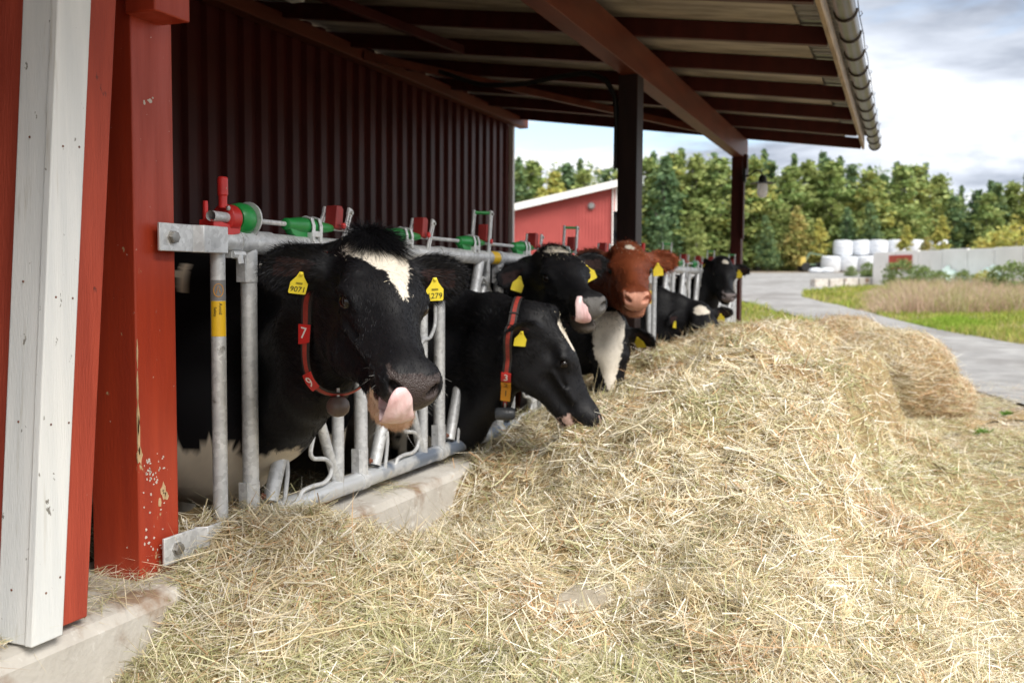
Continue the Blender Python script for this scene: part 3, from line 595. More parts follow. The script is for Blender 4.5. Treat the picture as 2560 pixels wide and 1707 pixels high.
def make_cow(o):
    sx = o['size']; poll = np.array(o['poll'], float); muz = np.array(o['muzzle'], float) if 'muzzle' in o else poll+camdir(*o['fyc'])*.53*sx
    fy = nrm(muz-poll) if 'fyc' not in o else camdir(*o['fyc']); l = camdir(*o['right']) if 'right' in o else nrm(o['rightw']); l = nrm(l-fy*l.dot(fy)); up = np.cross(l, fy)
    R_ = np.stack([l, fy, up], 0); org = poll-up*.05*sx
    toH = lambda P: ((P-org)@R_.T)/sx
    toW = lambda p: org+(np.asarray(p, float)*sx)@R_
    vecW = lambda p: np.asarray(p, float)@R_
    res = o['res']; BY = o['y']; by = BY+o.get('bodyshift', 0); dz = o.get('dz', 0)
    lo = np.array((-4.95, by-.55, -.02)); hi = np.array((max(org[0], muz[0])+.45, max(by+.55, poll[1]+.40), 1.80))
    lo[1] = min(lo[1], muz[1]-.35)
    K = [(0, .54, -.05), (0, .5, -.17), (.07, .1, -.24), (-.07, .1, -.24), (0, 0, .1), (.07, .5, 0), (-.07, .5, 0)]
    for sd in (1, -1):
        r0, ax, ac, nf = ear_frame(o, sd); K += [r0+ax*EAR_L+ac*q for q in (-.07, .07)]+[r0+ax*EAR_L*.4+ac*q for q in (-.08, .08)]
    K = toW(np.array(K)); hlo, hhi = K.min(0)-.05, K.max(0)+.05
    def axis(k):
        a, b = lo[k], hi[k]; out = []; x = a
        while x < b:
            out.append(x); dd = max(hlo[k]-x, x-hhi[k], 0); x += min(res+.25*dd, o['bres'])
        return np.array(out)
    xs, ys, zs = axis(0), axis(1), axis(2)
    P = np.stack(np.meshgrid(xs, ys, zs, indexing='ij'), -1).astype(np.float32)
    # body: barrel, shoulders, hips, legs
    yb = by
    def ybx(x): return yb
    D = ell(P, (-3.0, yb, 1.02+dz), (.48, .27, .42))
    D = smin(D, ell(P, (-3.65, yb, .98+dz), (.75, .36, .43)), .15); D = smin(D, ell(P, (-4.25, yb, 1.12+dz), (.38, .27, .31)), .15)
    D = smin(D, cone(P, (-2.85, yb, 1.33+dz), (-4.45, yb, 1.36+dz), .11, .10), .1)
    for s_ in (-1, 1):
        D = smin(D, cone(P, (-2.72, yb+s_*.19, .98), (-2.74, yb+s_*.20, .60), .13, .085), .08)
        D = smin(D, cone(P, (-2.74, yb+s_*.20, .60), (-2.76, yb+s_*.20, .38), .07, .052), .04)
        D = smin(D, cone(P, (-2.76, yb+s_*.20, .38), (-2.74, yb+s_*.20, .06), .048, .045), .03)
        D = smin(D, cone(P, (-4.25, yb+s_*.2, .95), (-4.12, yb+s_*.21, .72), .19, .10), .08)
        D = smin(D, cone(P, (-4.12, yb+s_*.21, .72), (-4.42, yb+s_*.2, .48), .075, .055), .04)
        D = smin(D, cone(P, (-4.42, yb+s_*.2, .48), (-4.36, yb+s_*.2, .06), .045, .045), .03)
    # neck: crest, middle and throat chains through the gap in the barrier
    nape = toW((0, -.02, -.035)); jaw = toW((0, .09, -.135)); wy = BY+o.get('neckshift', 0); nz = o['neckz']
    g1 = np.array((-2.12, wy, nz+.12)); g2 = np.array((-2.12, wy, nz-o.get('deep', .2))); w1 = np.array((-2.75, yb, 1.26+dz)); w2 = np.array((-2.62, yb, .80+dz))
    def chain(pts, rad, k):
        d = None
        pts = [np.array(p) for p in pts]; Q = []; 
        for i in range(len(pts)-1):
            c = cone(P, pts[i], pts[i+1], rad[i], rad[i+1]); d = c if d is None else smin(d, c, .06)
        return d
    m1 = (nape+g1)/2+np.array(o.get('crest', (0, 0, .02))); m2 = (jaw+g2)/2+np.array(o.get('throat', (0, 0, -.03)))
    N_ = chain([nape, m1, g1, w1], [.088*sx, .085, .10, .17], .05)
    N_ = smin(N_, chain([jaw, m2, g2, w2], [.070*sx, .095, .13, .20], .05), .12)
    N_ = smin(N_, chain([(nape+jaw)/2, (m1+m2)/2, (g1+g2)/2, (w1+w2)/2], [.095*sx, .115, .14, .22], .05), .10)
    if 'dewlap' in o: N_ = smin(N_, chain(o['dewlap'], [.04]*len(o['dewlap']), .05), .10)
    D = smin(D, N_, .12)
    for c_, r_ in o.get('extra', []): D = smin(D, ell(P, c_, r_), .12)
    D = D+.006*vnoise(P, 7, 3).astype(np.float32)
    # head, in its own box
    def rng_(a, l_, h_): i = np.searchsorted(a, l_); j = np.searchsorted(a, h_); return slice(max(0, i-1), min(len(a), j+1))
    sl = (rng_(xs, hlo[0], hhi[0]), rng_(ys, hlo[1], hhi[1]), rng_(zs, hlo[2], hhi[2])); PH = toH(P[sl]).astype(np.float32)
    dh = head_sdf(PH, o); dr = ear_sdf(PH, o, 1); dl = ear_sdf(PH, o, -1)
    DS = smin(D[sl], (dh*sx), .05); DS = smin(DS, (np.minimum(dr, dl)*sx), .022); D[sl] = DS
    V, F_ = surface_nets(xs, ys, zs, D)
    # colours
    H = toH(V); hd = head_sdf(H, o); e1 = ear_sdf(H, o, 1); e2 = ear_sdf(H, o, -1)
    Cc = coat_colour(V, H, o); wet = np.zeros(len(V)); 
    nz_ = fbm(H, 30, 5)
    nose = (H[:, 1]-.478)/.012+(-.0)*H[:, 2]; inb = (np.abs(H[:, 0]) < .058+.006*nz_) & (H[:, 2] > -.095) & (H[:, 2] < .004+.006*nz_) & (H[:, 1] > .462+.010*np.abs(H[:, 0])/.05) & (np.abs(hd) < .03)
    Cc[inb] = np.array(o.get('nose', (.052, .040, .038)))*(1+.10*nz_[inb, None]); wet[inb] = 1
    lip = (H[:, 1] > .36) & (H[:, 2] < -.094) & (H[:, 1] < .53) & (np.abs(H[:, 0]) < .07) & (hd < .02)
    if 'lip' in o:
        li = lip & (H[:, 2] > -.140-o.get('open', 0)+.012*nz_) & (H[:, 1] > .405+.02*nz_); Cc[li] = np.array(o['lip'])*(1+.12*nz_[li, None])
    inm = (H[:, 1] > .40) & (np.abs(H[:, 2]+.098+o.get('open', 0)*.45) < .0045+o.get('open', 0)*.3) & (np.abs(H[:, 0]) < .048) & (H[:, 1] < .51); Cc[inm] = (.10, .045, .04); wet[inm] = .7
    for sd in (1, -1):      # inner ear skin
        r0, ax, ac, nf = ear_frame(o, sd); q = H-r0; u = q@ax/EAR_L; v = q@ac; w_ = q@nf; mid = 4.2*.3*(1-.5*np.clip(u, 0, 1))*v*v-.018*np.sin(np.pi*np.clip(u, 0, 1))
        ii = (u > .15) & (u < .8) & (np.abs(v) < .025) & (w_ > mid) & (np.abs(w_-mid) < .02); Cc[ii] = Cc[ii]*.4+np.array(o.get('inner', (.06, .03, .028)))*.6
    root = empty('cow', (BY and -3.3, by, 0), 0, o['label'], 'cow', 'cows feeding through the barrier')
    off = np.array((3.3, -by, 0)); off3 = tuple(off)
    body = fastmesh('body', V+off, [F_], M_coat, root, Cc, {'wet': wet}, True)
    for sd in (1, -1):
        c = toW((sd*.0915, .206, -.005)); MB().lathe([(.001, -.021*sx), (.0125*sx, -.017*sx), (.0205*sx, -.005*sx), (.0205*sx, .005*sx), (.0125*sx, .017*sx), (.001, .021*sx)][::1], c+off, vecW((0, 1, 0)), 20).build('eye', M_eye, root).data.set_sharp_from_angle(angle=3)
    # hair
    T = np.concatenate([F_[:, [0, 1, 2]], F_[:, [0, 2, 3]]]); cen = H[T].mean(1); dist = np.linalg.norm(cen-np.array((0, .15, -.03)), axis=1)
    def ismask(q): return ((np.abs(q[:, 0]) < .061) & (q[:, 2] > -.097) & (q[:, 2] < .003) & (q[:, 1] > .462+.2*np.abs(q[:, 0])))
    nh = o['hair']
    eF = [ear_frame(o, 1), ear_frame(o, -1)]
    Pc, Nc, ti = tri_sample(V, T, nh, np.where(dist < .85, 1/(1+np.maximum(dist-.3, 0)*3), 0)*np.where(ismask(cen), 0, 1)*np.where(np.abs(cen[:, 0]) > .12, 1.6, 1))
    h = toH(Pc); ks = ~((np.abs(h[:, 0]) < .055) & (np.abs(h[:, 2]+.098+o.get('open', 0)*.45) < .006+o.get('open', 0)*.4) & (h[:, 1] > .39)); Pc, Nc, ti, h = Pc[ks], Nc[ks], ti[ks], h[ks]
    ey = np.linalg.norm(np.stack([np.abs(h[:, 0])-.1, h[:, 1]-.200, h[:, 2]+.010], 1), axis=1) > .021; Pc, Nc, ti, h = Pc[ey], Nc[ey], ti[ey], h[ey]
    n = len(Pc); isear = np.minimum(ear_sdf(h, o, 1), ear_sdf(h, o, -1)) < .008; isear &= np.abs(h[:, 0]) > .085; sd = np.sign(h[:, 0])
    dirh = np.zeros((n, 3)); f1 = sstep(.12, .2, h[:, 1])
    dirh[:, 1] = -1+2*f1; dirh[:, 0] = h[:, 0]*6*(1-.6*f1); dirh[:, 2] = -.25*(h[:, 2] < -.03)
    swirl = np.stack([vnoise(h, 14, 11), vnoise(h, 14, 12), vnoise(h, 14, 13)], 1)
    dirh += swirl*np.where(h[:, 1] < .2, .9, .35)[:, None]
    far = dist[ti] > .45
    dw = dirh@R_; nd = nrm(g1-nape)*.8+np.array((0, 0, -.6)); dw[far] = nd+swirl[far]*.3
    ln = np.where(h[:, 1] < .14, .022, .011)*(1+.5*rng.random(n)); ln[far] = .014; lift = np.full(n, .35)
    for k, sgn in ((0, 1), (1, -1)):
        r0, ax, ac, nf = eF[k]; mk = isear & (sd == sgn); v = (h[mk]-r0)@ac; u = (h[mk]-r0)@ax/EAR_L
        dw[mk] = (ax[None]*1.0+ac[None]*(v/EAR_W*1.3)[:, None]+np.array([(0, 0, -.15)])+swirl[mk]*.25)@R_; ln[mk] = (.014+.015*rng.random(mk.sum()))*(1+.5*(np.abs(v) > EAR_W*.6)); lift[mk] = .1+.4*rng.random(mk.sum())
    chin = (h[:, 1] > .33) & (h[:, 2] < -.10); ln[chin] = .010+.012*rng.random(chin.sum())**2; lift[chin] = .9
    t_ = dw-Nc*(dw*Nc).sum(1)[:, None]; t_ /= np.maximum(1e-9, np.linalg.norm(t_, axis=1))[:, None]
    dr_ = t_+Nc*lift[:, None]*(.6+.6*rng.random(n))[:, None]+rng.normal(size=(n, 3))*.14; dr_ /= np.linalg.norm(dr_, axis=1)[:, None]
    cl = coat_colour(Pc, h, o, hair=True); ch = fbm(h, 40, 9)[:, None]; cl = cl*(1+.35*ch+.35*(rng.random((n, 1))-.5)); cl = cl*np.where((rng.random((n, 1)) < .14) & (cl.mean(1, keepdims=True) < .1), 4.0, 1)
    if 'lip' in o:
        li = (h[:, 1] > .39) & (h[:, 2] < -.104) & (h[:, 2] > -.175); cl[li] = np.array(o['lip'])*1.1
    wd = np.full(n, o['hw'])
    parts = [strands(Pc-Nc*.001, dr_, ln*sx, wd, cl, -Nc*(ln*.3)[:, None]*sx+np.array((0, 0, -1))*(ln*.15)[:, None])]
    # poll tuft
    nt_ = o.get('tuft', 0)
    if nt_:
        a = rng.normal(size=(nt_, 2))*np.array((.028, .020)); a[:, 0] = np.where(np.abs(a[:, 0]) > .055, a[:, 0]*.5, a[:, 0])
        rp = np.stack([a[:, 0], .005+a[:, 1], .060+.012*rng.random(nt_)-4*a[:, 0]**2], 1); dd = np.stack([a[:, 0]*7+.10*rng.normal(size=nt_), .22+a[:, 1]*14+.12*rng.normal(size=nt_), .75+.1*rng.normal(size=nt_)], 1); dd /= np.linalg.norm(dd, axis=1)[:, None]
        lt = (.034+.040*rng.random(nt_))*o.get('tuftlen', 1); sg = np.stack([a[:, 0]*.45+.012*rng.normal(size=nt_), .030+.012*rng.normal(size=nt_), -.028*np.ones(nt_)], 1)*o.get('tuftlen', 1)
        parts.append(strands(org+(rp*sx)@R_, dd@R_, lt*sx, np.full(nt_, o['hw']*1.15), np.tile(np.array(o['base'])*1.0, (nt_, 1))*(.6+.9*rng.random((nt_, 1))), (sg*sx)@R_, 4))
    nw = o.get('whisk', 0)
    if nw:
        a = rng.random((nw, 3)); s2 = np.sign(a[:, 0]-.5); rp = np.stack([s2*(.03+.028*a[:, 1]), .40+.10*a[:, 2], -.10+.075*(a[:, 1])], 1); low = rng.random(nw) < .45; rp[low, 2] = -.135-o.get('open', 0); rp[low, 0] *= .6
        dd = np.stack([s2*1.0, .45+.3*rng.normal(size=nw), -.3+.3*rng.normal(size=nw)], 1); dd[low, 2] -= 1; dd /= np.linalg.norm(dd, axis=1)[:, None]
        parts.append(strands(org+(rp*sx)@R_, dd@R_, (.02+.035*rng.random(nw))*sx, np.full(nw, .0007), np.tile((.5, .5, .48), (nw, 1)), (np.array([(0, 0, -.006)])*sx+rng.normal(size=(nw, 3))*.003)@R_, 3))
    VV = []; FF = []; CC = []; b = 0
    for (v_, f_, c_) in parts:
        VV.append(v_); CC.append(c_); FF += [q+b for q in f_ if len(q)]; b += len(v_)
    fastmesh('coat_hair', np.concatenate(VV)+off, FF, M_hair, root, np.concatenate(CC))
    # tongue
    if 'tongue' in o:
        pts = np.array([toW(p) for p in o['tongue'][0]]); wd_ = o['tongue'][1]; tongue(pts+off, [q*sx for q in wd_], vecW(o['tongue'][2]), vecW(o['tongue'][3]), root)
    # ear tags
    for k, sd in ((0, 1), (1, -1)):
        if k in o.get('tags', {}): ear_tag(root, off, toW, vecW, o, sd, *o['tags'][k])
    o['_'] = dict(root=root, off=off, toW=toW, vecW=vecW, V=V, F=F_, H=H, nape=nape, jaw=jaw, g1=g1, g2=g2)
    return o
def coat_colour(V, H, o, hair=False):
    base = np.array(o['base']); C = np.tile(base, (len(V), 1)); n = fbm(V, 9, 21)+.0; n2 = fbm(V, 60, 22)
    if 'tone' in o: f = sstep(-.3, .5, n)[:, None]; C = C*(1-f)+np.array(o['tone'])*f
    sk = np.array(o.get('white', WHT))
    for (sp, c, r, k) in o.get('patches', []):
        Q = H if sp == 'h' else V; d = np.sqrt((((Q-np.array(c))/np.array(r))**2).sum(1))-1+k*n+.12*n2
        m = d < 0; C[m] = sk*(1+.10*n2[m, None])
        if sp == 'w': t = sstep(0, .9, -d[m])[:, None]; C[m] = C[m]*(1-.25*vnoise(V[m], 6, 4)[:, None].clip(0, 1))*np.array((1, .96, .9))
    if 'blaze' in o:
        yk, cx, hw = [np.array(q) for q in o['blaze']]; y = H[:, 1]+.012*n2+.01*n; c = np.interp(y, yk, cx); w_ = np.interp(y, yk, hw, left=0, right=0)
        d = np.abs(H[:, 0]-c)-np.where(w_ > 0, w_, -.05)+.010*fbm(H, 45, 31)+.006*rng.normal(size=len(H))*hair; m = (d < 0) & (H[:, 2] > -.01); C[m] = sk*(1+.12*n2[m, None])
    return np.clip(C, .004, .95)
def tongue(pts, wd, across, normal, root):
    n = len(pts); t = np.linspace(0, n-1, 26); Q = np.stack([np.interp(t, range(n), pts[:, k]) for k in range(3)], 1); W = np.interp(t, range(n), wd)
    for _ in range(4): Q[1:-1] = (Q[:-2]+Q[1:-1]*2+Q[2:])/4
    T = np.gradient(Q, axis=0); T /= np.linalg.norm(T, axis=1)[:, None]; V = []; m = 28
    for i in range(len(Q)):
        a = nrm(across-T[i]*across.dot(T[i])); nn = np.cross(T[i], a); nn *= np.sign(nn.dot(normal)) or 1
        e = math.sqrt(max(.03, 1-max(0, (i-20)/5.6)**2))
        for j in range(m):
            th = 2*math.pi*j/m; c, s = math.cos(th), math.sin(th); hgt = .0065*(abs(s)**.7)*np.sign(s)
            grv = (-.0042*math.exp(-((c-.08)/.10)**2)-.0026*math.exp(-((c-.52)/.09)**2)-.0030*math.exp(-((c+.42)/.09)**2)+.0012*math.sin(i*.9+c*3)) if s > 0 else 0
            V.append(Q[i]+a*W[i]*c*e+nn*(hgt*e+grv-.18*W[i]*c*c))
    V = np.array(V); F_ = [(i*m+j, i*m+(j+1) % m, (i+1)*m+(j+1) % m, (i+1)*m+j) for i in range(len(Q)-1) for j in range(m)]+[tuple(range(m))[::-1], tuple((len(Q)-1)*m+j for j in range(m))]
    o = MB().add(V, F_).build('tongue', M_tongue, root); o.data.set_sharp_from_angle(angle=3)
    sb = o.modifiers.new('sub', 'SUBSURF'); sb.levels = sb.render_levels = 1
def ear_tag(root, off, toW, vecW, o, sd, num, u, v, tilt, s=1.0):
    """yellow plate hanging from the ear's open side; always hangs down, faces along the ear's normal"""
    r0, ax, ac, nf = ear_frame(o, sd); w0 = 4.2*.3*(1-.5*u)*v*v-.018*math.sin(math.pi*u)+.017; p = toW(r0+ax*u*EAR_L+ac*v+nf*w0)
    n = vecW(nf); n = nrm(n+np.array(o.get('tagn', (0, 0, 0)))); dn = np.array((0, 0, -1.)); dn = nrm(dn-n*dn.dot(n)); sdv = np.cross(dn, n); c, s_ = math.cos(tilt), math.sin(tilt); dn, sdv = dn*c+sdv*s_, sdv*c-dn*s_
    hw, h = .029*s, .070*s; out = [(-.006, -.006), (.006, -.006), (.012, .010), (hw*.82/s, .026), (hw/s, .032), (hw/s, .066), (hw*.9/s, .070), (-hw*.9/s, .070), (-hw/s, .066), (-hw/s, .032), (-hw*.82/s, .026), (-.012, .010)]
    V = [p+off+sdv*a*s+dn*b*s+n*(zc+.35*(a*s)**2*12) for zc in (-.0012, .0012) for a, b in out]; k = len(out)
    F_ = [tuple(range(k))[::-1], tuple(range(k, 2*k))]+[(i, (i+1) % k, (i+1) % k+k, i+k) for i in range(k)]
    t = MB().add(V, F_).build('ear_tag', M_tagy, root)
    MB().lathe([(.006*s, 0), (.006*s, .003), (.003*s, .005)], p+off+n*.001, n, 12).build('tag_stud', M_tagy, t)
    if num:
        q = p+off+dn*.054*s+n*.0042; Mx = Matrix(((sdv[0]*-1, -dn[0], n[0], q[0]), (sdv[1]*-1, -dn[1], n[1], q[1]), (sdv[2]*-1, -dn[2], n[2], q[2]), (0, 0, 0, 1)))
        if Mx.to_3x3().determinant() < 0: Mx = Matrix(((sdv[0], -dn[0], n[0], q[0]), (sdv[1], -dn[1], n[1], q[1]), (sdv[2], -dn[2], n[2], q[2]), (0, 0, 0, 1)))
        textmesh(num, .026*s, M_ink, 'tag_digits', t, Mx)
        if len(num) > 3:
            q2 = q-dn*.021*s; M2 = Mx.copy(); M2.translation = Vector(q2)
            textmesh('IIIIIIIII', .010*s, M_ink, 'tag_barcode', t, M2)
M_tongue = mat('wet_tongue', (.62, .36, .36), (.80, .60, .60), 22, .25, bump=.35, bscale=70, spec=.6, stretch=(1, 1, .35))
# local frame signs: 'right' = direction of the cow's right side given as (camera right, up, towards the camera)
EARS = lambda a, b: (a, b)
E1 = ((1, -.12, -.06), (.25, .75, .55))       # ear axis (out, forward, up) and the way its open side faces
COWS = []
def cow(**k): COWS.append(make_cow(k)); return COWS[-1]
c1 = cow(label='black cow with white forehead licking her nose, wearing ear tag 9071 and collar tag 7', y=3.04, bodyshift=.05, size=1.16,
    poll=(-1.464, 2.589, 1.374), muzzle=(-1.082, 2.184, 1.052), right=(-.898, .088, .431), res=.0062, bres=.034, neckz=1.12, neckshift=.02, deep=.36,
    base=BLK, hair=125000, hw=.0009, tuft=7000, whisk=90, open=.026, lip=(.70, .48, .33), ear=[((1, .06, .03), (.05, .95, .1)), ((1, -.02, .17), (.05, .95, .3))],
    blaze=([.018, .04, .08, .12, .165, .22, .27], [.002, .002, -.004, -.012, -.018, -.020, -.020], [.074, .084, .074, .052, .032, .020, .0]),
    extra=[((-2.44, 3.06, .69), (.32, .25, .27)), ((-2.9, 3.06, .66), (.35, .25, .24))], patches=[('w', (-2.50, 3.04, .47), (.62, .50, .285), .30), ('w', (-2.46, 2.85, 1.29), (.035, .14, .10), .3), ('w', (-2.6, 2.9, .3), (.3, .3, .2), .3)],
    tongue=([(.006, .42, -.106), (.010, .48, -.118), (.018, .525, -.116), (.026, .547, -.092), (.031, .553, -.060), (.034, .548, -.030), (.036, .536, -.012)], [.030, .038, .040, .038, .034, .028, .020], (1, .25, .0), (0, 1, -.1)),
    tags={0: ('9071', .46, -.01, .12, .9), 1: ('1279', .52, .0, -.05, .95)}, dewlap=[(-1.95, 2.95, .80), (-2.15, 3.02, .70), (-2.5, 3.06, .62)])
c2 = cow(label='black cow reaching down into the hay, wearing the red and yellow 3 2 1 collar', y=4.66, size=1.12,
    poll=(-1.60, 4.53, 1.11), muzzle=(-1.32, 4.64, .64), right=(.12, -.26, .95), res=.0085, bres=.036, neckz=1.0, deep=.46, tagn=(.3, -1.2, .1), knob=1,
    base=BLK, hair=42000, hw=.0013, tuft=1200, tuftlen=.5, ear=[((.75, -.35, -.55), (.6, .5, -.2)), ((1, -.35, .1), (.2, .6, .5))], lip=(.5, .35, .3), nose=(.30, .2, .18),
    blaze=([.045, .07, .13, .18, .20], [.012, .014, .02, .024, .024], [.022, .044, .040, .020, .0]), patches=[('h', (0, .02, .07), (.012, .012, .02), .1), ('h', (0, .50, -.02), (.05, .05, .03), .2), ('w', (-2.7, 4.7, .4), (.3, .3, .25), .3)],
    tags={0: ('', .45, .0, .1), 1: ('', .4, 0, 0)})
c3 = cow(label='black cow with her head up, licking, chin above the white-blazed cow', y=5.38, size=1.17,
    poll=(-1.756, 5.027, 1.431), muzzle=(-1.373, 4.577, 1.235), right=(-.951, -.068, .302), res=.0095, bres=.04, neckz=1.12,
    base=BLK, hair=36000, hw=.0016, tuft=1500, tuftlen=.6, open=.022, nose=(.12, .115, .11), ear=[((1, -.05, -.22), (.1, .9, .2)), ((1, .0, .12), (.1, .9, .2))],
    blaze=([.02, .04, .065, .085, .095], [-.01, -.01, -.01, -.01, -.01], [.05, .062, .055, .03, .0]), patches=[('w', (-2.7, 5.4, .4), (.3, .3, .25), .3)], lip=(.10, .085, .07),
    tongue=([(.012, .40, -.10), (.022, .45, -.108), (.034, .50, -.108), (.044, .535, -.085), (.050, .535, -.05), (.054, .515, -.01), (.056, .495, .012)], [.024, .03, .034, .034, .03, .026, .018], (1, -.1, .1), (.3, 1, -.1)),
    tags={0: ('', .40, -.01, .3, 1.1), 1: ('', .42, .0, -.45, 1.2)})
c4 = cow(label='black cow with a long white blaze, nose buried in the hay', y=6.15, size=1.15,
    poll=(-1.72, 6.02, 1.03), fyc=(-.04, -.9, .42), right=(-.96, .05, -.12), res=.010, bres=.045, neckz=.98,
    base=BLK, hair=26000, hw=.0016, tuft=500, tuftlen=.4, ear=[((1, -.2, .0), (.1, .8, .4)), ((1, .45, .0), (-.3, .9, .3))],
    blaze=([-.05, 0, .10, .18, .26, .33, .40, .42], [0, 0, .005, .005, .0, -.005, -.01, -.01], [.05, .085, .085, .075, .05, .03, .014, .0]),
    tags={1: ('', .42, .0, -.1, 1.15)})
c5 = cow(label='reddish brown cow with a pale pink nose looking at the viewer', y=6.86, size=1.22,
    poll=(-1.649, 6.157, 1.50), muzzle=(-1.43, 5.598, 1.25), right=(-.99, -.037, .05), res=.010, bres=.045, neckz=1.12,
    base=(.13, .030, .011), tone=(.19, .047, .017), nose=(.62, .30, .21), lip=(.45, .20, .12), inner=(.3, .10, .05), hair=30000, hw=.0018, tuft=500, tuftlen=.35, ear=[((1, -.05, .12), (.1, .9, .2)), ((1, .0, .0), (.1, .9, .2))],
    patches=[('h', (-.01, .085, .06), (.026, .028, .04), .35)], tags={1: ('', .42, .01, -.1, 1.1)})
c6 = cow(label='black cow with a white forehead patch lowering her head behind the heap of hay', y=9.05, bodyshift=-.1, size=1.2,
    poll=(-1.74, 9.06, 1.06), fyc=(.12, -.66, .74), right=(-.98, -.08, .1), res=.013, bres=.055, neckz=1.0,
    base=BLK, hair=7000, hw=.0025, tuft=200, tuftlen=.4, ear=[((1, .30, .15), (.1, .9, .5)), ((1, .05, .1), (.1, .9, .2))],
    patches=[('h', (.0, .08, .05), (.065, .062, .05), .25)], tags={0: ('', .5, -.0, .2, 1.2), 1: ('', .45, .0, -.2, 1.2)})
c7 = cow(label='black cow standing head up at the far end below the lamp post, small white star', y=10.93, size=1.18,
    poll=(-1.851, 10.977, 1.53), muzzle=(-1.678, 10.48, 1.19), right=(-.97, .007, .25), res=.013, bres=.055, neckz=1.1,
    base=BLK, hair=7000, hw=.0025, tuft=200, tuftlen=.4, ear=[((.6, -.4, -.2), (.4, .8, .2)), ((1, .15, .12), (.1, .9, .2))], nose=(.2, .17, .17),
    patches=[('h', (.0, .085, .06), (.030, .034, .05), .2)], tags={0: ('', .45, -.0, .2, 1.2), 1: ('', .42, .0, -.1, 1.2)})
# ---------------- collars
def collar(c, pts_h, w_, tags_, bell, bellm, flare=0, cap=None):
    """strap following the neck surface: points of a plane section through the neck mesh"""
    d = c['_']; V, F_ = d['V'], d['F']; p0 = np.array(pts_h[0]); nn = nrm(pts_h[1]); off = d['off']
    # slice vertices near the plane, order them by angle, take the outer hull
    s = (V-p0)@nn; Hh = d['H']; near = (np.abs(s) < .025) & (np.linalg.norm(V-p0, axis=1) < .42) & ~((np.abs(Hh[:, 0]) > .098) & (Hh[:, 1] > -.09) & (Hh[:, 2] > -.13)) & ~((Hh[:, 2] > .03) & (Hh[:, 1] > -.03)); Q = V[near]; u = nrm(np.cross(nn, (0, 0, 1))); v = np.cross(u, nn); cx = Q.mean(0)
    ang = np.arctan2((Q-cx)@v, (Q-cx)@u); rad = np.linalg.norm(Q-cx-((Q-cx)@nn)[:, None]*nn, axis=1); A = np.linspace(-math.pi, math.pi, 73)[:-1]; Rr = []
    for a in A:
        dd = np.abs((ang-a+math.pi) % (2*math.pi)-math.pi) < .12; Rr.append(rad[dd].max() if dd.any() else np.nan)
    Rr = np.array(Rr); ok = ~np.isnan(Rr); Rr = np.interp(A, A[ok], Rr[ok], period=2*math.pi)
    for _ in range(3): Rr = (np.roll(Rr, 1)+Rr+np.roll(Rr, -1))/3
    Rr += .006; C = cx-((cx-p0)@nn)*nn
    if cap is not None:
        zc = (c['_']['vecW']((0, 0, 1))); o0 = c['_']['toW']((0, 0, 0))
        for i_, a in enumerate(A):
            dv = u*math.cos(a)+v*math.sin(a); k1 = dv@zc; k0 = (C-o0)@zc
            if k1 > 1e-3 and k0+k1*Rr[i_] > cap: Rr[i_] = max(.02, (cap-k0)/k1)
    def pt(a, e=0, sh=0): r = np.interp(a, A, Rr, period=2*math.pi)+e+flare*sh+abs(flare)*w_*.25; return C+u*math.cos(a)*r+v*math.sin(a)*r+nn*sh
    def band(a0, a1, w1, e, n=72, th=.002):
        VV = []; k = n
        for i in range(k+1):
            a = a0+(a1-a0)*i/k
            for sh, ee in ((-w1/2, e), (w1/2, e), (w1/2, e+th), (-w1/2, e+th)): VV.append(pt(a, ee, sh)+off)
        return VV, [(i*4+j, i*4+(j+1) % 4, (i+1)*4+(j+1) % 4, (i+1)*4+j) for i in range(k) for j in range(4)]+[(0, 1, 2, 3), (k*4+3, k*4+2, k*4+1, k*4)]
    st = MB().add(*band(-math.pi, math.pi, w_, 0)).build('collar', M_strap, d['root'])
    MB().add(*band(-math.pi, math.pi, w_*.45, .0021)).build('collar_stripe', M_strapred, st)
    if w_ > .03:
        for a in (.62, .95): MB().add(*band(a, a+.03, w_*1.12, .004, 4, .003)).build('collar_loop', M_black, st)
    for (a, txt, m, ink, hgt) in tags_:
        r = np.interp(a, A, Rr, period=2*math.pi); da = hgt/r; mb = MB().add(*band(a-da/2, a+da/2, w_*1.18, .004, 8, .004))
        t = mb.build('number_tag', m, st)
        P = pt(a, .0090)+off; tn = nrm(pt(a+.02)-pt(a-.02)); ax_ = nrm(pt(a, 0, .01)-pt(a, 0, -.01)); fn = nrm(np.cross(tn, ax_)); fn = fn if fn.dot(pt(a)-C) > 0 else -fn
        up = tn if tn[2] > 0 else -tn; rt = np.cross(up, fn); Mx = Matrix(((rt[0], up[0], fn[0], P[0]), (rt[1], up[1], fn[1], P[1]), (rt[2], up[2], fn[2], P[2]), (0, 0, 0, 1)))
        dg = textmesh(txt, hgt*1.02, ink, 'tag_digit', st, Mx)
    low = pt(bell[0])+off+np.array(bell[1])
    b = MB().lathe([(.004, .03), (.022, .026), (.034, .012), (.037, -.004), (.033, -.02), (.02, -.032), (.004, -.036)] if bell[2] == 'round' else [(.004, .052), (.024, .048), (.031, .036), (.032, 0), (.031, -.036), (.024, -.048), (.004, -.052)], low, (0, 0, 1) if bell[2] == 'round' else bell[3], 20).build('transponder', bellm, d['root'])
    MB().tube([low+(0, 0, .055), low+(0, 0, .02)], .006, 8).build('transponder_hook', M_bolt, b)
    return pt
def mid(c, p): return c['_']['toW'](p)
collar(c1, (mid(c1, (0, -.012, -.17)), nrm(c1['_']['vecW']((0, 1, .34)))), .028, [(-.35, '7', M_redpl, M_wink, .050), (-1.05, '9', M_redpl, M_wink, .050)], (-1.45, (.0, 0, -.035), 'round'), M_bell, -.8, -.035)
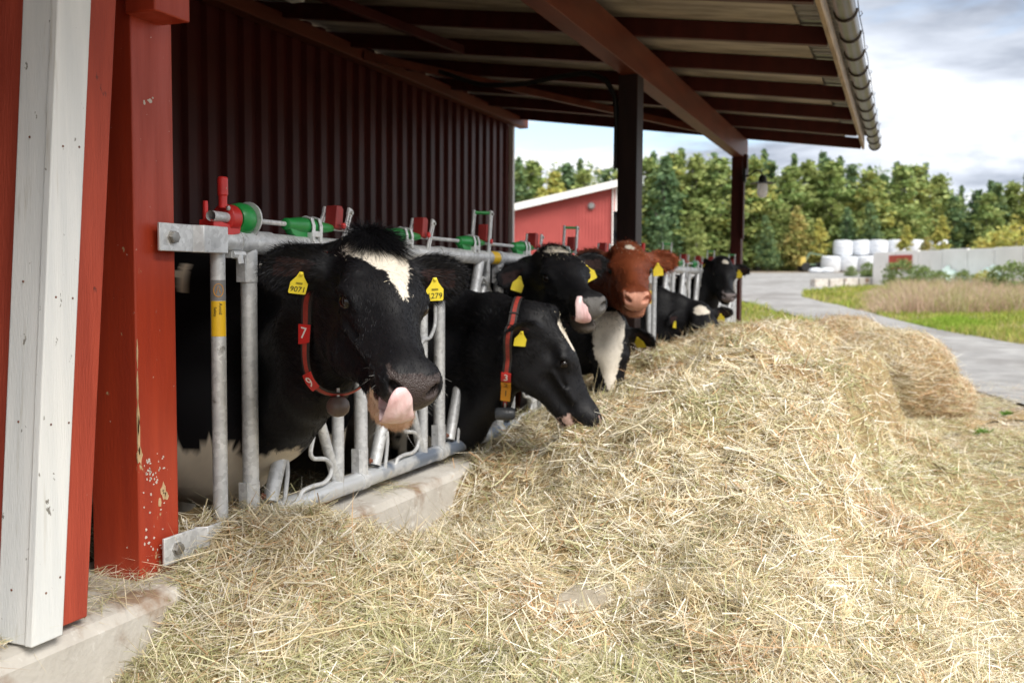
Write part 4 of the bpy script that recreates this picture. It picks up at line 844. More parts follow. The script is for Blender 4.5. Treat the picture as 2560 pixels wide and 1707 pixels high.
collar(c2, (mid(c2, (0, -.03, -.10)), nrm(np.array((.93, .25, -.12)))), .040, [(-.62, '3', M_redpl, M_wink, .050), (-1.0, '2', M_orange, M_ink, .048), (-1.30, '1', M_orange, M_ink, .046)], (-1.5, (0, 0, -.05), 'long', nrm((.9, .35, 0))), M_bellb)
# bits of hay on the cows' heads
for c_, n in ((c1, 26), (c2, 30), (c3, 120), (c5, 110)):
    d = c_['_']; a = np.stack([rng.normal(size=n)*.045, .06+rng.normal(size=n)*.06, np.zeros(n)], 1); P = []
    V, H = d['V'], d['H']; top = (H[:, 2] > 0) & (np.abs(H[:, 0]) < .1) & (H[:, 1] < .35) & (H[:, 1] > -.05); Vt, Ht = V[top], H[top]
    for q in a: P.append(Vt[np.argmin(((Ht[:, :2]-q[:2])**2).sum(1))])
    P = np.array(P)+d['off']+d['vecW']((0, 0, .004*c_['size'])); dr = rng.normal(size=(n, 3)); dr /= np.linalg.norm(dr, axis=1)[:, None]
    v_, f_, cc = strands(P, dr, .004+.012*rng.random(n)**2, .0012+.002*rng.random(n), np.tile((.75, .66, .48), (n, 1)), rng.normal(size=(n, 3))*.002, 2)
    fastmesh('hay_fleck', v_, f_, M_hay, d['root'], cc)['kind'] = 'stuff'
# ================================================================ ground, hay windrow
def zt(x, y):           # the yard is level near the barn and rises slowly beyond it
    d = np.hypot(x, y); return .033*np.maximum(0, d-14)-.016*np.maximum(0, d-85)
ctrl = np.array([
 (-1.98,.6,.0),(-1.98,1.2,.05),(-1.98,1.7,.08),(-1.98,2.09,.12),(-1.98,2.23,.19),(-1.98,2.40,.28),(-1.98,2.56,.44),(-2.06,2.62,.50),(-2.06,2.85,.49),(-1.98,2.75,.49),(-1.98,3.0,.45),(-1.98,3.25,.37),(-1.98,3.5,.25),(-1.98,3.75,.15),(-1.98,3.95,.14),(-1.98,4.1,.19),(-1.98,4.4,.33),(-1.98,4.7,.43),(-1.98,5.2,.48),(-1.98,6,.52),(-1.98,7,.6),(-1.98,9,.66),(-1.98,11,.62),(-1.98,13,.4),
 (-1.7,1.5,.06),(-1.7,2.1,.2),(-1.7,2.6,.38),(-1.7,3.1,.34),(-1.7,3.6,.19),(-1.7,4.0,.20),(-1.7,4.5,.40),(-1.7,5.2,.5),(-1.7,6.2,.56),(-1.7,7.5,.74),(-1.7,9.3,.82),
 (-1.4,1.2,.06),(-1.4,1.7,.14),(-1.4,2.2,.24),(-1.4,2.8,.32),(-1.4,3.4,.30),(-1.4,4.0,.38),(-1.4,4.6,.56),(-1.30,4.66,.64),(-1.4,5.3,.62),(-1.4,6,.68),(-1.4,7,.78),(-1.4,8,.82),(-1.4,9,.84),(-1.4,10,.75),(-1.4,12,.4),
 (-1.15,2.5,.26),(-1.0,2.75,.25),(-.85,3.0,.28),(-1.1,2.15,.24),
 (-.9,1.2,.14),(-.9,1.7,.20),(-.9,2.2,.26),(-.9,3.4,.42),(-.9,3.8,.56),(-.9,4.4,.66),(-.9,5,.78),(-.9,6,.86),(-.9,7,.88),(-.9,8,.92),(-.9,9,.90),(-.9,10,.85),(-.9,11,.6),(-.9,12.5,.1),
 (-.4,1.2,.12),(-.4,1.7,.20),(-.4,2.2,.28),(-.4,2.9,.40),(-.4,3.5,.50),(-.4,4.2,.60),(-.4,5,.70),(-.4,6,.74),(-.4,7,.70),(-.4,8,.74),(-.4,9,.62),(-.4,10.5,.3),(-.4,12,.05),
 (0,1.2,.06),(0,1.7,.14),(0,2.3,.22),(0,3,.27),(0,3.6,.25),(0,4.2,.24),(0,5,.22),(0,5.6,.16),(0,6.5,.20),(0,7.5,.12),(0,8.6,.05),(0,10,.05),
 (.3,1.5,.07),(.3,2.3,.12),(.3,3,.12),(.3,3.8,.06),(.3,5,.05),(.3,5.6,.02),(.3,7,.01),(.3,8.5,.0),(.3,11,0),
 (.7,1.5,.03),(.7,2.5,.04),(.7,4,.02),(.7,6,.01),(.7,8,.0),(1.2,2,.02),(1.2,4,.01),(1.2,6,0),(1.2,7.3,0),(1.2,9.3,0),(1.2,12,0),(.75,8.35,.07),(1.1,8.3,.11),(1.6,8.2,.13),(2.1,8.1,.10),(2.6,8.0,.05),(2,7.2,0),(2,9.2,0),(2,5,0),(2,2,0),(2,12,0),(2.7,7.2,0),(2.7,9,0),(2.7,4,0),(-2.4,2,.3),(-2.4,3,.42),(-2.4,4,.25),(-2.4,6,.4),(-2.4,9,.5)])
def hay_h(x, y):
    x = np.asarray(x, float); y = np.asarray(y, float); num = 0; den = 1e-9
    for cx_, cy_, cz_ in ctrl:
        w_ = np.exp(-(((x-cx_)/.20)**2+((y-cy_)/.34)**2)); s = np.hypot((x-cx_)/.2, (y-cy_)/.34); w_ = w_+1e-4/(1+s**4); num = num+w_*cz_; den = den+w_
    h = num/den; P = v3(x, y, 0*x); a = sstep(.02, .2, h)
    h = h+a*(.080*fbm(P, 2.3, 41)+.050*fbm(P, 5.5, 44, 3)+.030*fbm(P, 13, 47, 2))+.006*fbm(P, 18, 49, 2)
    e = sstep(2.75, 2.3, x)*sstep(13.3, 12.2, y)
    return np.where(e > 0, np.maximum(h, .004)*e, 0)-(1-e)*.02
def grid_mesh(name, x0, x1, y0, y1, nx, ny, hf, m, colf=None, keep=None):
    xs = np.linspace(x0, x1, nx); ys = np.linspace(y0, y1, ny); X, Y = np.meshgrid(xs, ys, indexing='ij'); Z = hf(X, Y); V = np.stack([X, Y, Z], -1).reshape(-1, 3)
    I = np.arange(nx*ny).reshape(nx, ny); Q = np.stack([I[:-1, :-1], I[1:, :-1], I[1:, 1:], I[:-1, 1:]], -1).reshape(-1, 4)
    if keep is not None: k = keep(V[Q].mean(1)); Q = Q[k]
    return fastmesh(name, V, [Q], m, None, colf(V) if colf else None, None, True)
# ground: one sheet out past the forest
def ground_mat():
    m = mat('yard_ground', (.26, .20, .13), (.17, .13, .09), .9, .95, bump=.5, bscale=14, spots=((.11, .155, .035), .55, .60, (1, 1, 1), .10), spots2=((.10, .08, .06), 2.4, .60, (1, 1, 1), .15)); return m
xs = np.concatenate([-np.geomspace(1, 400, 60)[::-1], np.linspace(-.9, .9, 8), np.geomspace(1, 400, 60)]); ys = np.concatenate([[-60, -30, -15, -8, -4, -2], np.linspace(-1, 20, 50), np.geomspace(20.6, 500, 60)])
X, Y = np.meshgrid(xs, ys, indexing='ij'); Z = zt(X, Y)-.012+np.where(Y > 13, .02*fbm(v3(X, Y, 0*X), .35, 61, 3), 0)*sstep(13, 18, np.hypot(X, Y)); V = np.stack([X, Y, Z], -1).reshape(-1, 3); I = np.arange(X.size).reshape(X.shape)
g = fastmesh('ground', V, [np.stack([I[:-1, :-1], I[1:, :-1], I[1:, 1:], I[:-1, 1:]], -1).reshape(-1, 4)], ground_mat(), None, None, None, True); tag(g, kind='structure')
# barn floor bedding
M_straw = mat('straw_base', (.34, .25, .12), (.17, .12, .055), 26, .9, bump=1.0, bscale=40, stretch=(1, 1, 1), lo=.3, hi=.7)  # dark base colour stands in for shade in the gaps between strands
fl = grid_mesh('barn_floor', -5.6, -2.38, -1, 14, 40, 120, lambda x, y: .03+.03*fbm(v3(x, y, 0*x), 3, 71), mat('barn_bedding', (.10, .075, .04), (.05, .036, .02), 12, .95, bump=.8, bscale=30)); tag(fl, kind='structure')
# hay body
hb = grid_mesh('hay_windrow', -2.30, 2.75, .2, 13.4, 290, 620, hay_h, M_straw, None, lambda c: (c[:, 2] > .006) & ~((c[:, 0] < -1.99) & ((c[:, 2] < .368) | (c[:, 1] < 2.52))))
tag(hb, 'long heap of loose straw coloured hay lying along the feed barrier', 'hay', kind='stuff')
HC = np.array([(.80, .71, .52), (.66, .55, .34), (.80, .74, .58), (.56, .47, .27), (.44, .43, .22), (.58, .56, .34), (.60, .39, .22), (.44, .27, .14), (.90, .86, .76), (.36, .36, .17)])
def hay_colours(P, n, brown=0, green=0):
    a = fbm(P, 1.6, 81)+brown; g_ = fbm(P, 1.3, 85)+green; b_ = fbm(P, 3.5, 88)
    w_ = np.stack([np.full(n, 1.0), np.full(n, .9), .8+.8*(b_ > .0), np.full(n, .6), .25+2.2*sstep(.0, .3, g_), .4+2.2*sstep(.0, .3, g_), .25+2.2*sstep(.05, .35, a), .15+1.6*sstep(.1, .4, a), .55+.7*(b_ > .1), .2+1.2*sstep(.05, .35, g_)], 1)
    w_ = np.maximum(w_, .02); c = np.cumsum(w_/w_.sum(1, keepdims=True), 1); k = (rng.random(n)[:, None] > c).sum(1).clip(0, 9)
    return HC[k]*(.80+.40*rng.random((n, 1)))
def hay_strands(P, Nn, n, lmin, lmax, wmin, wmax, rise=.25, segs=3, brown=0, green=0, wscale=1):
    th = rng.random(n)*2*math.pi; fl_ = fbm(P, 4.5, 91)*5; th = np.where(rng.random(n) < .55, fl_+rng.normal(size=n)*.5, th)
    d = np.stack([np.cos(th), np.sin(th), np.zeros(n)], 1); d -= Nn*(d*Nn).sum(1)[:, None]; d /= np.linalg.norm(d, axis=1)[:, None]
    d += Nn*(rng.normal(size=n)*rise)[:, None]; d /= np.linalg.norm(d, axis=1)[:, None]
    ln = lmin+(lmax-lmin)*rng.random(n)**1.8; wd = wmin+(wmax-wmin)*rng.random(n)**2.2; wd = wd*wscale
    sag = rng.normal(size=(n, 3))*(ln*.27)[:, None]+np.array((0, 0, -.10))*ln[:, None]
    return strands(P-d*(ln*.45)[:, None], d, ln, wd, hay_colours(P, n, brown, green), sag, segs, Nn+rng.normal(size=(n, 3))*.5)
def kick(name, P, Nn, n, parent, **k):
    v_, f_, c_ = hay_strands(P, Nn, n, **k); o = fastmesh(name, v_, [q for q in f_ if len(q)], M_hay, parent, c_); return o
def surf_normals(f, x, y, e=.03):
    gx = (f(x+e, y)-f(x-e, y))/(2*e); gy = (f(x, y+e)-f(x, y-e))/(2*e); N_ = np.stack([-gx, -gy, np.ones_like(gx)], 1); return N_/np.linalg.norm(N_, axis=1)[:, None]
NS = 330000
# thrown where they matter: density falls with the square of the distance from the viewer
th = rng.random(NS*3); dd = 1.5*(13.5/1.5)**rng.random(NS*3); az = D2R(-52)+th*D2R(68)
x = dd*np.sin(az); y = dd*np.cos(az); ok = (x > -2.16) & (x < 2.6) & (y < 13.1) & (y > .6) & ((x < 1.1) | (np.abs(y-8.2) < .6)); x, y = x[ok][:NS], y[ok][:NS]; h = hay_h(x, y)
ok = (h > .03) | ((rng.random(len(x)) < .35) & (x < 1.1))
ok &= ~((x < -2.0) & (h < .36)); kp = (np.hypot((x+1.0), (y-2.72)) > .22) | (rng.random(len(x)) < .6); ok &= kp
x, y, h = x[ok], y[ok], h[ok]; n = len(x); Nn = surf_normals(hay_h, x, y); dcam = np.hypot(x, y)
P = np.stack([x, y, h+rng.random(n)**2*.028-.008], 1); sc_ = np.clip(dcam/3.2, .9, 2.6)
v_, f_, c_ = hay_strands(P, Nn, n, .04, .23, .0014, .0048, wscale=np.clip(dcam/2.9, 1, 2.0))
# thicken far strands a little so that they stay solid stalks
o = fastmesh('hay_strand', v_, [q for q in f_ if len(q)], M_hay, hb, c_); tag(o, kind='stuff')
# long loose stalks sticking out
n = 5200; dd = 1.6*(11/1.6)**rng.random(n*3); az = D2R(-50)+rng.random(n*3)*D2R(64); x = dd*np.sin(az); y = dd*np.cos(az); ok = (x > -2.1) & (x < .5) & (y > .8); x, y = x[ok][:n], y[ok][:n]; h = hay_h(x, y); ok = h > .12; x, y, h = x[ok], y[ok], h[ok]
o = kick('loose_stalk', np.stack([x, y, h+.015], 1), surf_normals(hay_h, x, y), len(x), hb, lmin=.12, lmax=.36, wmin=.0016, wmax=.005, rise=.38, segs=5); tag(o, kind='stuff')
# straw trodden over the ground beside the heap
n = 85000; x = -.1+rng.random(n)**1.2*4.6; y = 1.2+rng.random(n)*14; ok = (rng.random(n) < np.exp(-np.maximum(0, x-1.6)/1.2)) & (fbm(v3(x, y, 0*x), 1.2, 95) > -.5) & (y < 13.5+fbm(v3(x, y, 0*x), .8, 96)*3-1.2*np.maximum(0, x-.9)); x, y = x[ok], y[ok]; h = np.maximum(hay_h(x, y), 0)
P = np.stack([x, y, h+.004+.012*rng.random(len(x))], 1)
o = kick('straw_litter', P, np.tile((0, 0, 1.), (len(x), 1)), len(x), None, lmin=.05, lmax=.26, wmin=.0015, wmax=.005, rise=.06, segs=3, brown=.12); tag(o, 'trodden straw litter scattered over the bare ground beside the hay heap', 'straw', kind='stuff')
# straw on the sill and rails, bedding inside
n = 5200; y = 1.6+rng.random(n)**1.4*5; x = -2.02-rng.random(n)*.2; P = np.stack([x, y, np.full(n, .372)+.012*rng.random(n)], 1); ok = fbm(P, 3, 97) > -.05; P = P[ok]
Q_ = np.stack([-2.02-.26*rng.random(700), 2.12+.5*rng.random(700), np.full(700, .375)+.03*rng.random(700)], 1); P = np.concatenate([P, Q_])
o = kick('straw_wisp', P, np.tile((0, 0, 1.), (len(P), 1)), len(P), None, lmin=.04, lmax=.20, wmin=.001, wmax=.003, rise=.12, segs=3); tag(o, 'thin straw wisps lying on top of the concrete sill', 'straw', kind='stuff')
n = 9000; P = np.stack([-2.45-rng.random(n)*1.2, 1.2+rng.random(n)*4, .06+.05*rng.random(n)], 1)
o = kick('bedding_straw', P, np.tile((0, 0, 1.), (n, 1)), n, fl, lmin=.05, lmax=.22, wmin=.0015, wmax=.003, rise=.2, segs=3, green=.3); tag(o, kind='stuff')
# half unrolled bale end at the far end of the heap
bale = empty('hay_bale', (-.14, 10.15, 0), 0, 'browner remains of a round hay bale slumped at the far end of the heap', 'hay bale')
def bump_mesh(c, r, seed, nu=90, nv=60, sq=.8):
    U = np.linspace(0, 2*math.pi, nu, endpoint=False); Vv = np.linspace(-.35*math.pi, .5*math.pi, nv); A, B_ = np.meshgrid(U, Vv, indexing='ij')
    cu, su, cv, sv = np.cos(A), np.sin(A), np.cos(B_), np.sin(B_); f = lambda t: np.sign(t)*np.abs(t)**sq
    P = np.stack([f(cu)*f(cv), f(su)*f(cv), f(sv)], -1); n_ = fbm(P*r, 3.0, seed)*.10+fbm(P*r, 9, seed+3)*.035; P = P*(1+n_[..., None])*np.array(r)+np.array(c)
    I = np.arange(nu*nv).reshape(nu, nv); J = np.roll(I, -1, 0); Q = np.stack([I[:, :-1], J[:, :-1], J[:, 1:], I[:, 1:]], -1).reshape(-1, 4); return P.reshape(-1, 3), Q
for c, r, sd_ in (((-.02, .0, .36), (.60, .62, .46), 5), ((-.42, .25, .52), (.42, .5, .40), 9), ((.38, .10, .18), (.36, .5, .24), 13)):
    V, Q = bump_mesh(c, r, sd_); T = np.concatenate([Q[:, [0, 1, 2]], Q[:, [0, 2, 3]]]); fastmesh('bale_core', V, [Q], M_straw, bale, None, None, True)
    n = 16000; P, Nn, _ = tri_sample(V, T, n); ok = (P[:, 2] > .0); P, Nn = P[ok], Nn[ok]; Nn *= np.sign((Nn*(P-np.array(c))).sum(1))[:, None]; P = P+Nn*(rng.random(len(P))**2*.03)[:, None]
    o = kick('bale_strand', P, Nn, len(P), bale, lmin=.06, lmax=.24, wmin=.002, wmax=.005, rise=.2, segs=3, brown=.28 if sd_ != 13 else .1, green=-.1); tag(o, kind='stuff')
# worn block of concrete showing through the hay
cb_ = MB().prism([(-.085, -.16), (.085, -.16), (.085, .03), (.055, .062), (-.055, .062), (-.085, .03)], -.38, .26, 'Y').build('concrete_block', mat('pale_concrete', (.44, .40, .33), (.30, .26, .20), 9, .9, bump=.5, bscale=50), None, .02)
cb_.location = (-.94, 2.80, .235); cb_.rotation_euler = (D2R(4), D2R(5), D2R(-14)); tag(cb_, 'pale rounded concrete block half buried in the near part of the hay', 'block')
# ================================================================ beyond the barn
def spot(xp, d, dz=0):      # a place on the terrain, d metres out in the direction of picture column xp
    lat = (xp-1176)/2287*d; F2 = np.array([-math.sin(YAW), math.cos(YAW)]); R2 = np.array([math.cos(YAW), math.sin(YAW)]); p = F2*d+R2*lat
    return np.array([p[0], p[1], float(zt(p[0], p[1]))+dz])
# gravel road
M_grav = mat('gravel', (.33, .325, .315), (.22, .215, .21), 2.5, .95, bump=.6, bscale=60, spots=((.34, .32, .30), 26, .60, (1, 1, 1), .1), spots2=((.17, .16, .15), .35, .50, (1, 1, 1), .2))
rows = [(9.2, 2420, 3400), (10.4, 2352, 3400), (11.8, 2235, 3300), (13.5, 2160, 3100), (15, 2080, 2800), (17.6, 2010, 2352), (20, 1950, 2185), (23.4, 1862, 2070), (28, 1775, 1972), (32, 1715, 1890), (36, 1640, 1840), (41, 1560, 1848), (47, 1450, 2000), (56, 1250, 2020), (66, 1150, 2020), (72, 1100, 2000)]
def road_lr(d): a = np.array(rows, float); return np.interp(d, a[:, 0], a[:, 1]), np.interp(d, a[:, 0], a[:, 2])
V = []; nd, nl = 150, 14
for i in range(nd):
    d = 9.2*(72/9.2)**(i/(nd-1)); l, r = road_lr(d)
    for j in range(nl):
        p = spot(l+(r-l)*j/(nl-1), d); wob = .12*float(vnoise(p[None]*1, .6, 5)[0]) if j in (0, nl-1) else 0; V.append(p+(wob, wob, np.interp(d, [9.2, 14, 60], [.012, .03, .05])))
I = np.arange(nd*nl).reshape(nd, nl); o = fastmesh('gravel_road', np.array(V), [np.stack([I[:-1, :-1], I[1:, :-1], I[1:, 1:], I[:-1, 1:]], -1).reshape(-1, 4)], M_grav, None, None, None, True); tag(o, kind='structure')
# grass: verge blades, tall seeding grass, lush patch
def blades(name, n, x0, x1, d0, d1, hfun, cfun, label, keep=None, wd=(.008, .02)):
    xp = x0+rng.random(n)*(x1-x0); d = d0*(d1/d0)**rng.random(n); l, r = road_lr(d); nz_ = 9*fbm(v3(xp*.05, d*1.2, 0*d), 1.0, 66, 2)*15/np.maximum(d, 12)*1.6; ok = (xp < l+nz_) | (xp > r-nz_)
    xp, d = xp[ok], d[ok]; P = np.array([spot(a, b) for a, b in zip(xp, d)]); h = hfun(P, xp, d); k = h > .01
    if keep is not None: k &= keep(P, xp, d)
    P, xp, d, h = P[k], xp[k], d[k], h[k]; n = len(P); dr = np.stack([rng.normal(size=n)*.25, rng.normal(size=n)*.25, np.ones(n)], 1); dr /= np.linalg.norm(dr, axis=1)[:, None]
    v_, f_, c_ = strands(P, dr, h*(.6+.6*rng.random(n)), (wd[0]+(wd[1]-wd[0])*rng.random(n))*(d/22), cfun(P, xp, d), rng.normal(size=(n, 3))*(h*.3)[:, None]*np.array((1, 1, .1)), 3)
    o = fastmesh(name, v_, [q for q in f_ if len(q)], M_leaf, None, c_); tag(o, label, 'grass', kind='stuff'); return o
GR = np.array([(.32, .38, .06), (.22, .31, .045), (.40, .40, .09), (.46, .40, .15), (.15, .24, .04)])
def gcol(P, xp, d):
    n = len(P); q = fbm(P, .5, 33); k = np.clip((q*2.2+2+rng.normal(size=n)*.9), 0, 4).astype(int); return GR[k]*(.8+.4*rng.random((n, 1)))
o = blades('grass', 70000, 1560, 2700, 14.5, 46, lambda P, x, d: np.where(x < 1900, .10+.12*(fbm(P, .8, 34) > 0), .16+.12*fbm(P, .6, 35)), gcol, 'short green and yellow grass on the verges of the gravel road')
def lcol(P, xp, d): n = len(P); return np.array((.28, .40, .05))*(.7+.6*rng.random((n, 1)))*np.array((1, 1, 1))
blades('lush_grass', 9000, 2080, 2290, 20.8, 24, lambda P, x, d: .22*np.exp(-((x-2185)/70)**2-((d-22.2)/1.1)**2)+.04, lcol, 'bright lush green patch of grass beside the gravel road')
PK = np.array([(.58, .45, .33), (.52, .36, .28), (.42, .40, .16), (.30, .36, .09), (.62, .54, .42)])
def pcol(P, xp, d): n = len(P); q = fbm(P, .9, 36); k = np.clip(q*2.2+1.7+rng.normal(size=n)*1.1, 0, 4).astype(int); return PK[k]*(.8+.4*rng.random((n, 1)))
blades('tall_grass', 42000, 1960, 2700, 26, 37, lambda P, x, d: (.62+.35*fbm(P, .7, 37))*sstep(1950, 2120, x+(d-26)*4), pcol, 'tall pinkish brown seeding grass in front of the pale concrete wall', wd=(.006, .014))
blades('rough_grass', 26000, 1200, 2050, 66, 84, lambda P, x, d: .45+.2*fbm(P, .3, 38), pcol, 'rough brownish grass along the foot of the forest', wd=(.02, .05))
# ---------------- trees
def leafcloud(centres, radii, n, size, cols, flat=.5, seed=0):
    r = np.random.default_rng(seed); k = r.choice(len(centres), n, p=(radii**2)/np.sum(radii**2)); u = r.normal(size=(n, 3)); u /= np.linalg.norm(u, axis=1)[:, None]
    P = centres[k]+u*(radii[k]*r.random(n)**.45*np.where(r.random(n) < .4, 2.1, 1))[:, None]*np.array((1, 1, .8)); a = r.normal(size=(n, 3)); a /= np.linalg.norm(a, axis=1)[:, None]; b = np.cross(a, r.normal(size=(n, 3))); b /= np.linalg.norm(b, axis=1)[:, None]
    s = (size*(.5+r.random(n)))[:, None]; V = np.stack([P-a*s-b*s*.5, P+a*s-b*s*.4, P+a*s*.9+b*s*.5, P-a*s*.8+b*s*.6], 1).reshape(-1, 3)
    cc = (cols[r.choice(len(cols), len(centres))][k]*.55+cols[r.choice(len(cols), n)]*.45)*(.75+.5*r.random((n, 1)))*1.2; C_ = np.repeat(cc, 4, 0); return V, np.arange(4*n).reshape(n, 4), C_
CG = dict(birch=np.array([(.21, .28, .09), (.27, .32, .11), (.31, .34, .12), (.16, .24, .08)]), gold=np.array([(.44, .40, .11), (.38, .39, .11), (.46, .38, .10), (.32, .36, .10)]),
          pine=np.array([(.12, .20, .09), (.10, .17, .09), (.16, .22, .09), (.20, .24, .08)]), rust=np.array([(.40, .31, .11), (.36, .34, .12), (.30, .33, .10)]), shrub=np.array([(.16, .23, .07), (.22, .26, .10), (.13, .19, .06)]))
def make_tree(name, kind, hgt, wid, n, seed, cols):
    r = np.random.default_rng(seed); root = empty(name); nc = 150; n = int(n*1.7)
    t = r.random(nc)**.85; 
    prof = {'birch': lambda t: np.sin(np.pi*(t**.85*.90+.08))**.9*(1-.3*t), 'pine': lambda t: (1-t)**.75*(.55+.45*np.minimum(1, t*5)), 'spruce': lambda t: (1-t)*.9, 'round': lambda t: np.sqrt(np.maximum(0, 1-(2*t-1)**2))}[kind]
    b0 = {'birch': .06, 'pine': .10, 'spruce': .03, 'round': .02}[kind]; z = hgt*(b0+(1-b0)*t); rr = wid/2*prof(t); az = r.random(nc)*6.283; q = r.random(nc)**.5; lean = r.normal(size=2)*.03*hgt
    C_ = np.stack([np.cos(az)*rr*q*.8+lean[0]*t, np.sin(az)*rr*q*.8+lean[1]*t, z], 1); rad = wid*(.07+.10*r.random(nc)**2)*(1.05-.6*t)
    C_ = np.vstack([C_, [[lean[0], lean[1], hgt*.985]], [[lean[0]*.9, lean[1]*.9, hgt*.93]]]); rad = np.append(rad, [wid*.05, wid*.08])
    V, Q, cc = leafcloud(C_, rad, n, (.03+.0105*hgt), cols, seed=seed); fastmesh('crown', V, [Q], M_leaf, root, cc)
    mb = MB(); m = 9; tr = .010*hgt+.02; mb.tube([(lean[0]*k/m, lean[1]*k/m, hgt*.96*k/m-.1) for k in range(m+1)], [tr*(1-.85*k/m) for k in range(m+1)], 7)
    for k in range(2, 26): c = C_[k % nc]; mb.tube([(lean[0]*t[k % nc], lean[1]*t[k % nc], max(.1, c[2]-.12*hgt)), (c[0]*.6, c[1]*.6, c[2]-.04*hgt), tuple(c)], [tr*.30, tr*.2, tr*.08], 5)
    mb.build('trunk', M_bark, root); return root
P_ = dict(birch=[make_tree('birch_tree', 'birch', 9.0, 4.2, 3600, 11, CG['birch']), make_tree('birch_tree', 'birch', 9.0, 3.6, 3200, 12, CG['birch'][[1, 2, 0]]), make_tree('birch_tree', 'birch', 9.0, 4.6, 3600, 13, np.vstack([CG['birch'], CG['gold'][:1]]))],
     gold=[make_tree('yellowing_birch_tree', 'birch', 8.0, 3.2, 2800, 21, CG['gold']), make_tree('yellowing_birch_tree', 'birch', 8.0, 3.6, 2600, 22, CG['rust'])],
     pine=[make_tree('pine_tree', 'pine', 9.0, 4.0, 3600, 31, CG['pine']), make_tree('pine_tree', 'pine', 9.0, 3.3, 3200, 32, CG['pine'][:3]), make_tree('spruce_tree', 'spruce', 9.0, 3.6, 3000, 33, CG['pine'][1:])],
     bush=[make_tree('bush', 'round', 2.0, 2.6, 2200, 41, CG['shrub']), make_tree('bush', 'round', 2.0, 2.4, 2200, 42, CG['gold'])])
used = set()
def put(kind, k, xp, d, hgt, label, cat='tree', wide=1.0, group=None):
    src = P_[kind][k]; o = copy_tree(src) if src.name in used else src; used.add(src.name); p = spot(xp, d); base = {'birch': 9., 'gold': 8., 'pine': 9., 'bush': 2.}[kind]
    o.location = tuple(p-(0, 0, .05)); s = hgt/base; o.scale = (s*wide, s*wide, s); o.rotation_euler = (0, 0, (xp*7.3) % 6.28); tag(o, label, cat, group); return o
def htop(y, d, xp): return 1.266+(654-y)/2287*d-float(zt(*spot(xp, d)[:2]))
FRONT = [  # column, distance, picture row of the top, kind, variant
 (1175, 84, 385, 'pine', 0), (1222, 86, 378, 'birch', 0), (1262, 83, 405, 'gold', 0), (1300, 87, 384, 'pine', 1), (1340, 85, 395, 'birch', 1), (1378, 88, 398, 'pine', 2), (1415, 84, 404, 'birch', 2),
 (1478, 86, 372, 'birch', 0), (1515, 83, 366, 'pine', 1), (1548, 88, 362, 'birch', 2), (1585, 84, 360, 'birch', 1), (1622, 87, 380, 'pine', 0), (1655, 84, 372, 'birch', 0),
 (1700, 86, 382, 'birch', 1), (1738, 83, 372, 'birch', 2), (1775, 87, 378, 'pine', 2), (1806, 84, 388, 'birch', 0), (1842, 86, 374, 'birch', 1), (1878, 88, 370, 'pine', 1), (1905, 84, 376, 'birch', 0), (1945, 86, 384, 'pine', 2), (1982, 83, 398, 'birch', 2),
 (2010, 87, 408, 'pine', 0), (2062, 84, 386, 'birch', 0), (2100, 86, 384, 'birch', 2), (2138, 88, 404, 'birch', 1), (2185, 85, 452, 'pine', 0), (2222, 87, 440, 'pine', 1), (2255, 84, 446, 'birch', 0), (2292, 86, 424, 'pine', 2), (2326, 88, 418, 'birch', 1), (2368, 85, 405, 'birch', 2), (2420, 86, 400, 'pine', 0)]
NM = {'birch': 'pale green birch', 'gold': 'yellowing birch', 'pine': 'dark green conifer'}
WH = lambda x: ('behind the red shed, %s from its high side' % ['first', 'second', 'third', 'fourth', 'fifth', 'sixth', 'seventh'][max(0, min(6, int((1430-x)/42)))]) if x < 1440 else ('between the two far posts, %s from the middle post' % ['first', 'second', 'third', 'fourth', 'fifth', 'sixth', 'seventh'][min(6, int((x-1465)/38))]) if x < 1690 else None
tall = ['first', 'second', 'third', 'fourth', 'fifth', 'sixth', 'seventh', 'eighth', 'ninth', 'tenth', 'eleventh', 'twelfth', 'thirteenth', 'fourteenth', 'fifteenth', 'sixteenth', 'seventeenth', 'eighteenth', 'nineteenth', 'twentieth']
cr = 0
for (xp, d, yt, kind, k) in FRONT:
    lab = WH(xp)
    if lab is None: lab = '%s in the forest edge rightwards from the lamp post' % tall[min(cr, 19)]; cr += 1
    put(kind, k, xp, d, htop(yt, d, xp), NM[kind]+' '+lab, 'tree', 1.5, 'trees along the forest edge')
for i, (xp, yt) in enumerate([(1196, 372), (1322, 376), (1402, 386), (1497, 358), (1566, 352), (1640, 362), (1718, 364), (1756, 352), (1824, 362), (1892, 356), (1928, 366), (1996, 388), (2044, 378), (2118, 380), (2205, 430), (2274, 418), (2345, 400)]):
    put('pine', 2 if i % 3 else 1, xp, 90, htop(yt, 90, xp), 'slender dark conifer spire behind the forest edge, %s from the back wall' % tall[i], 'tree', .72, 'trees along the forest edge')
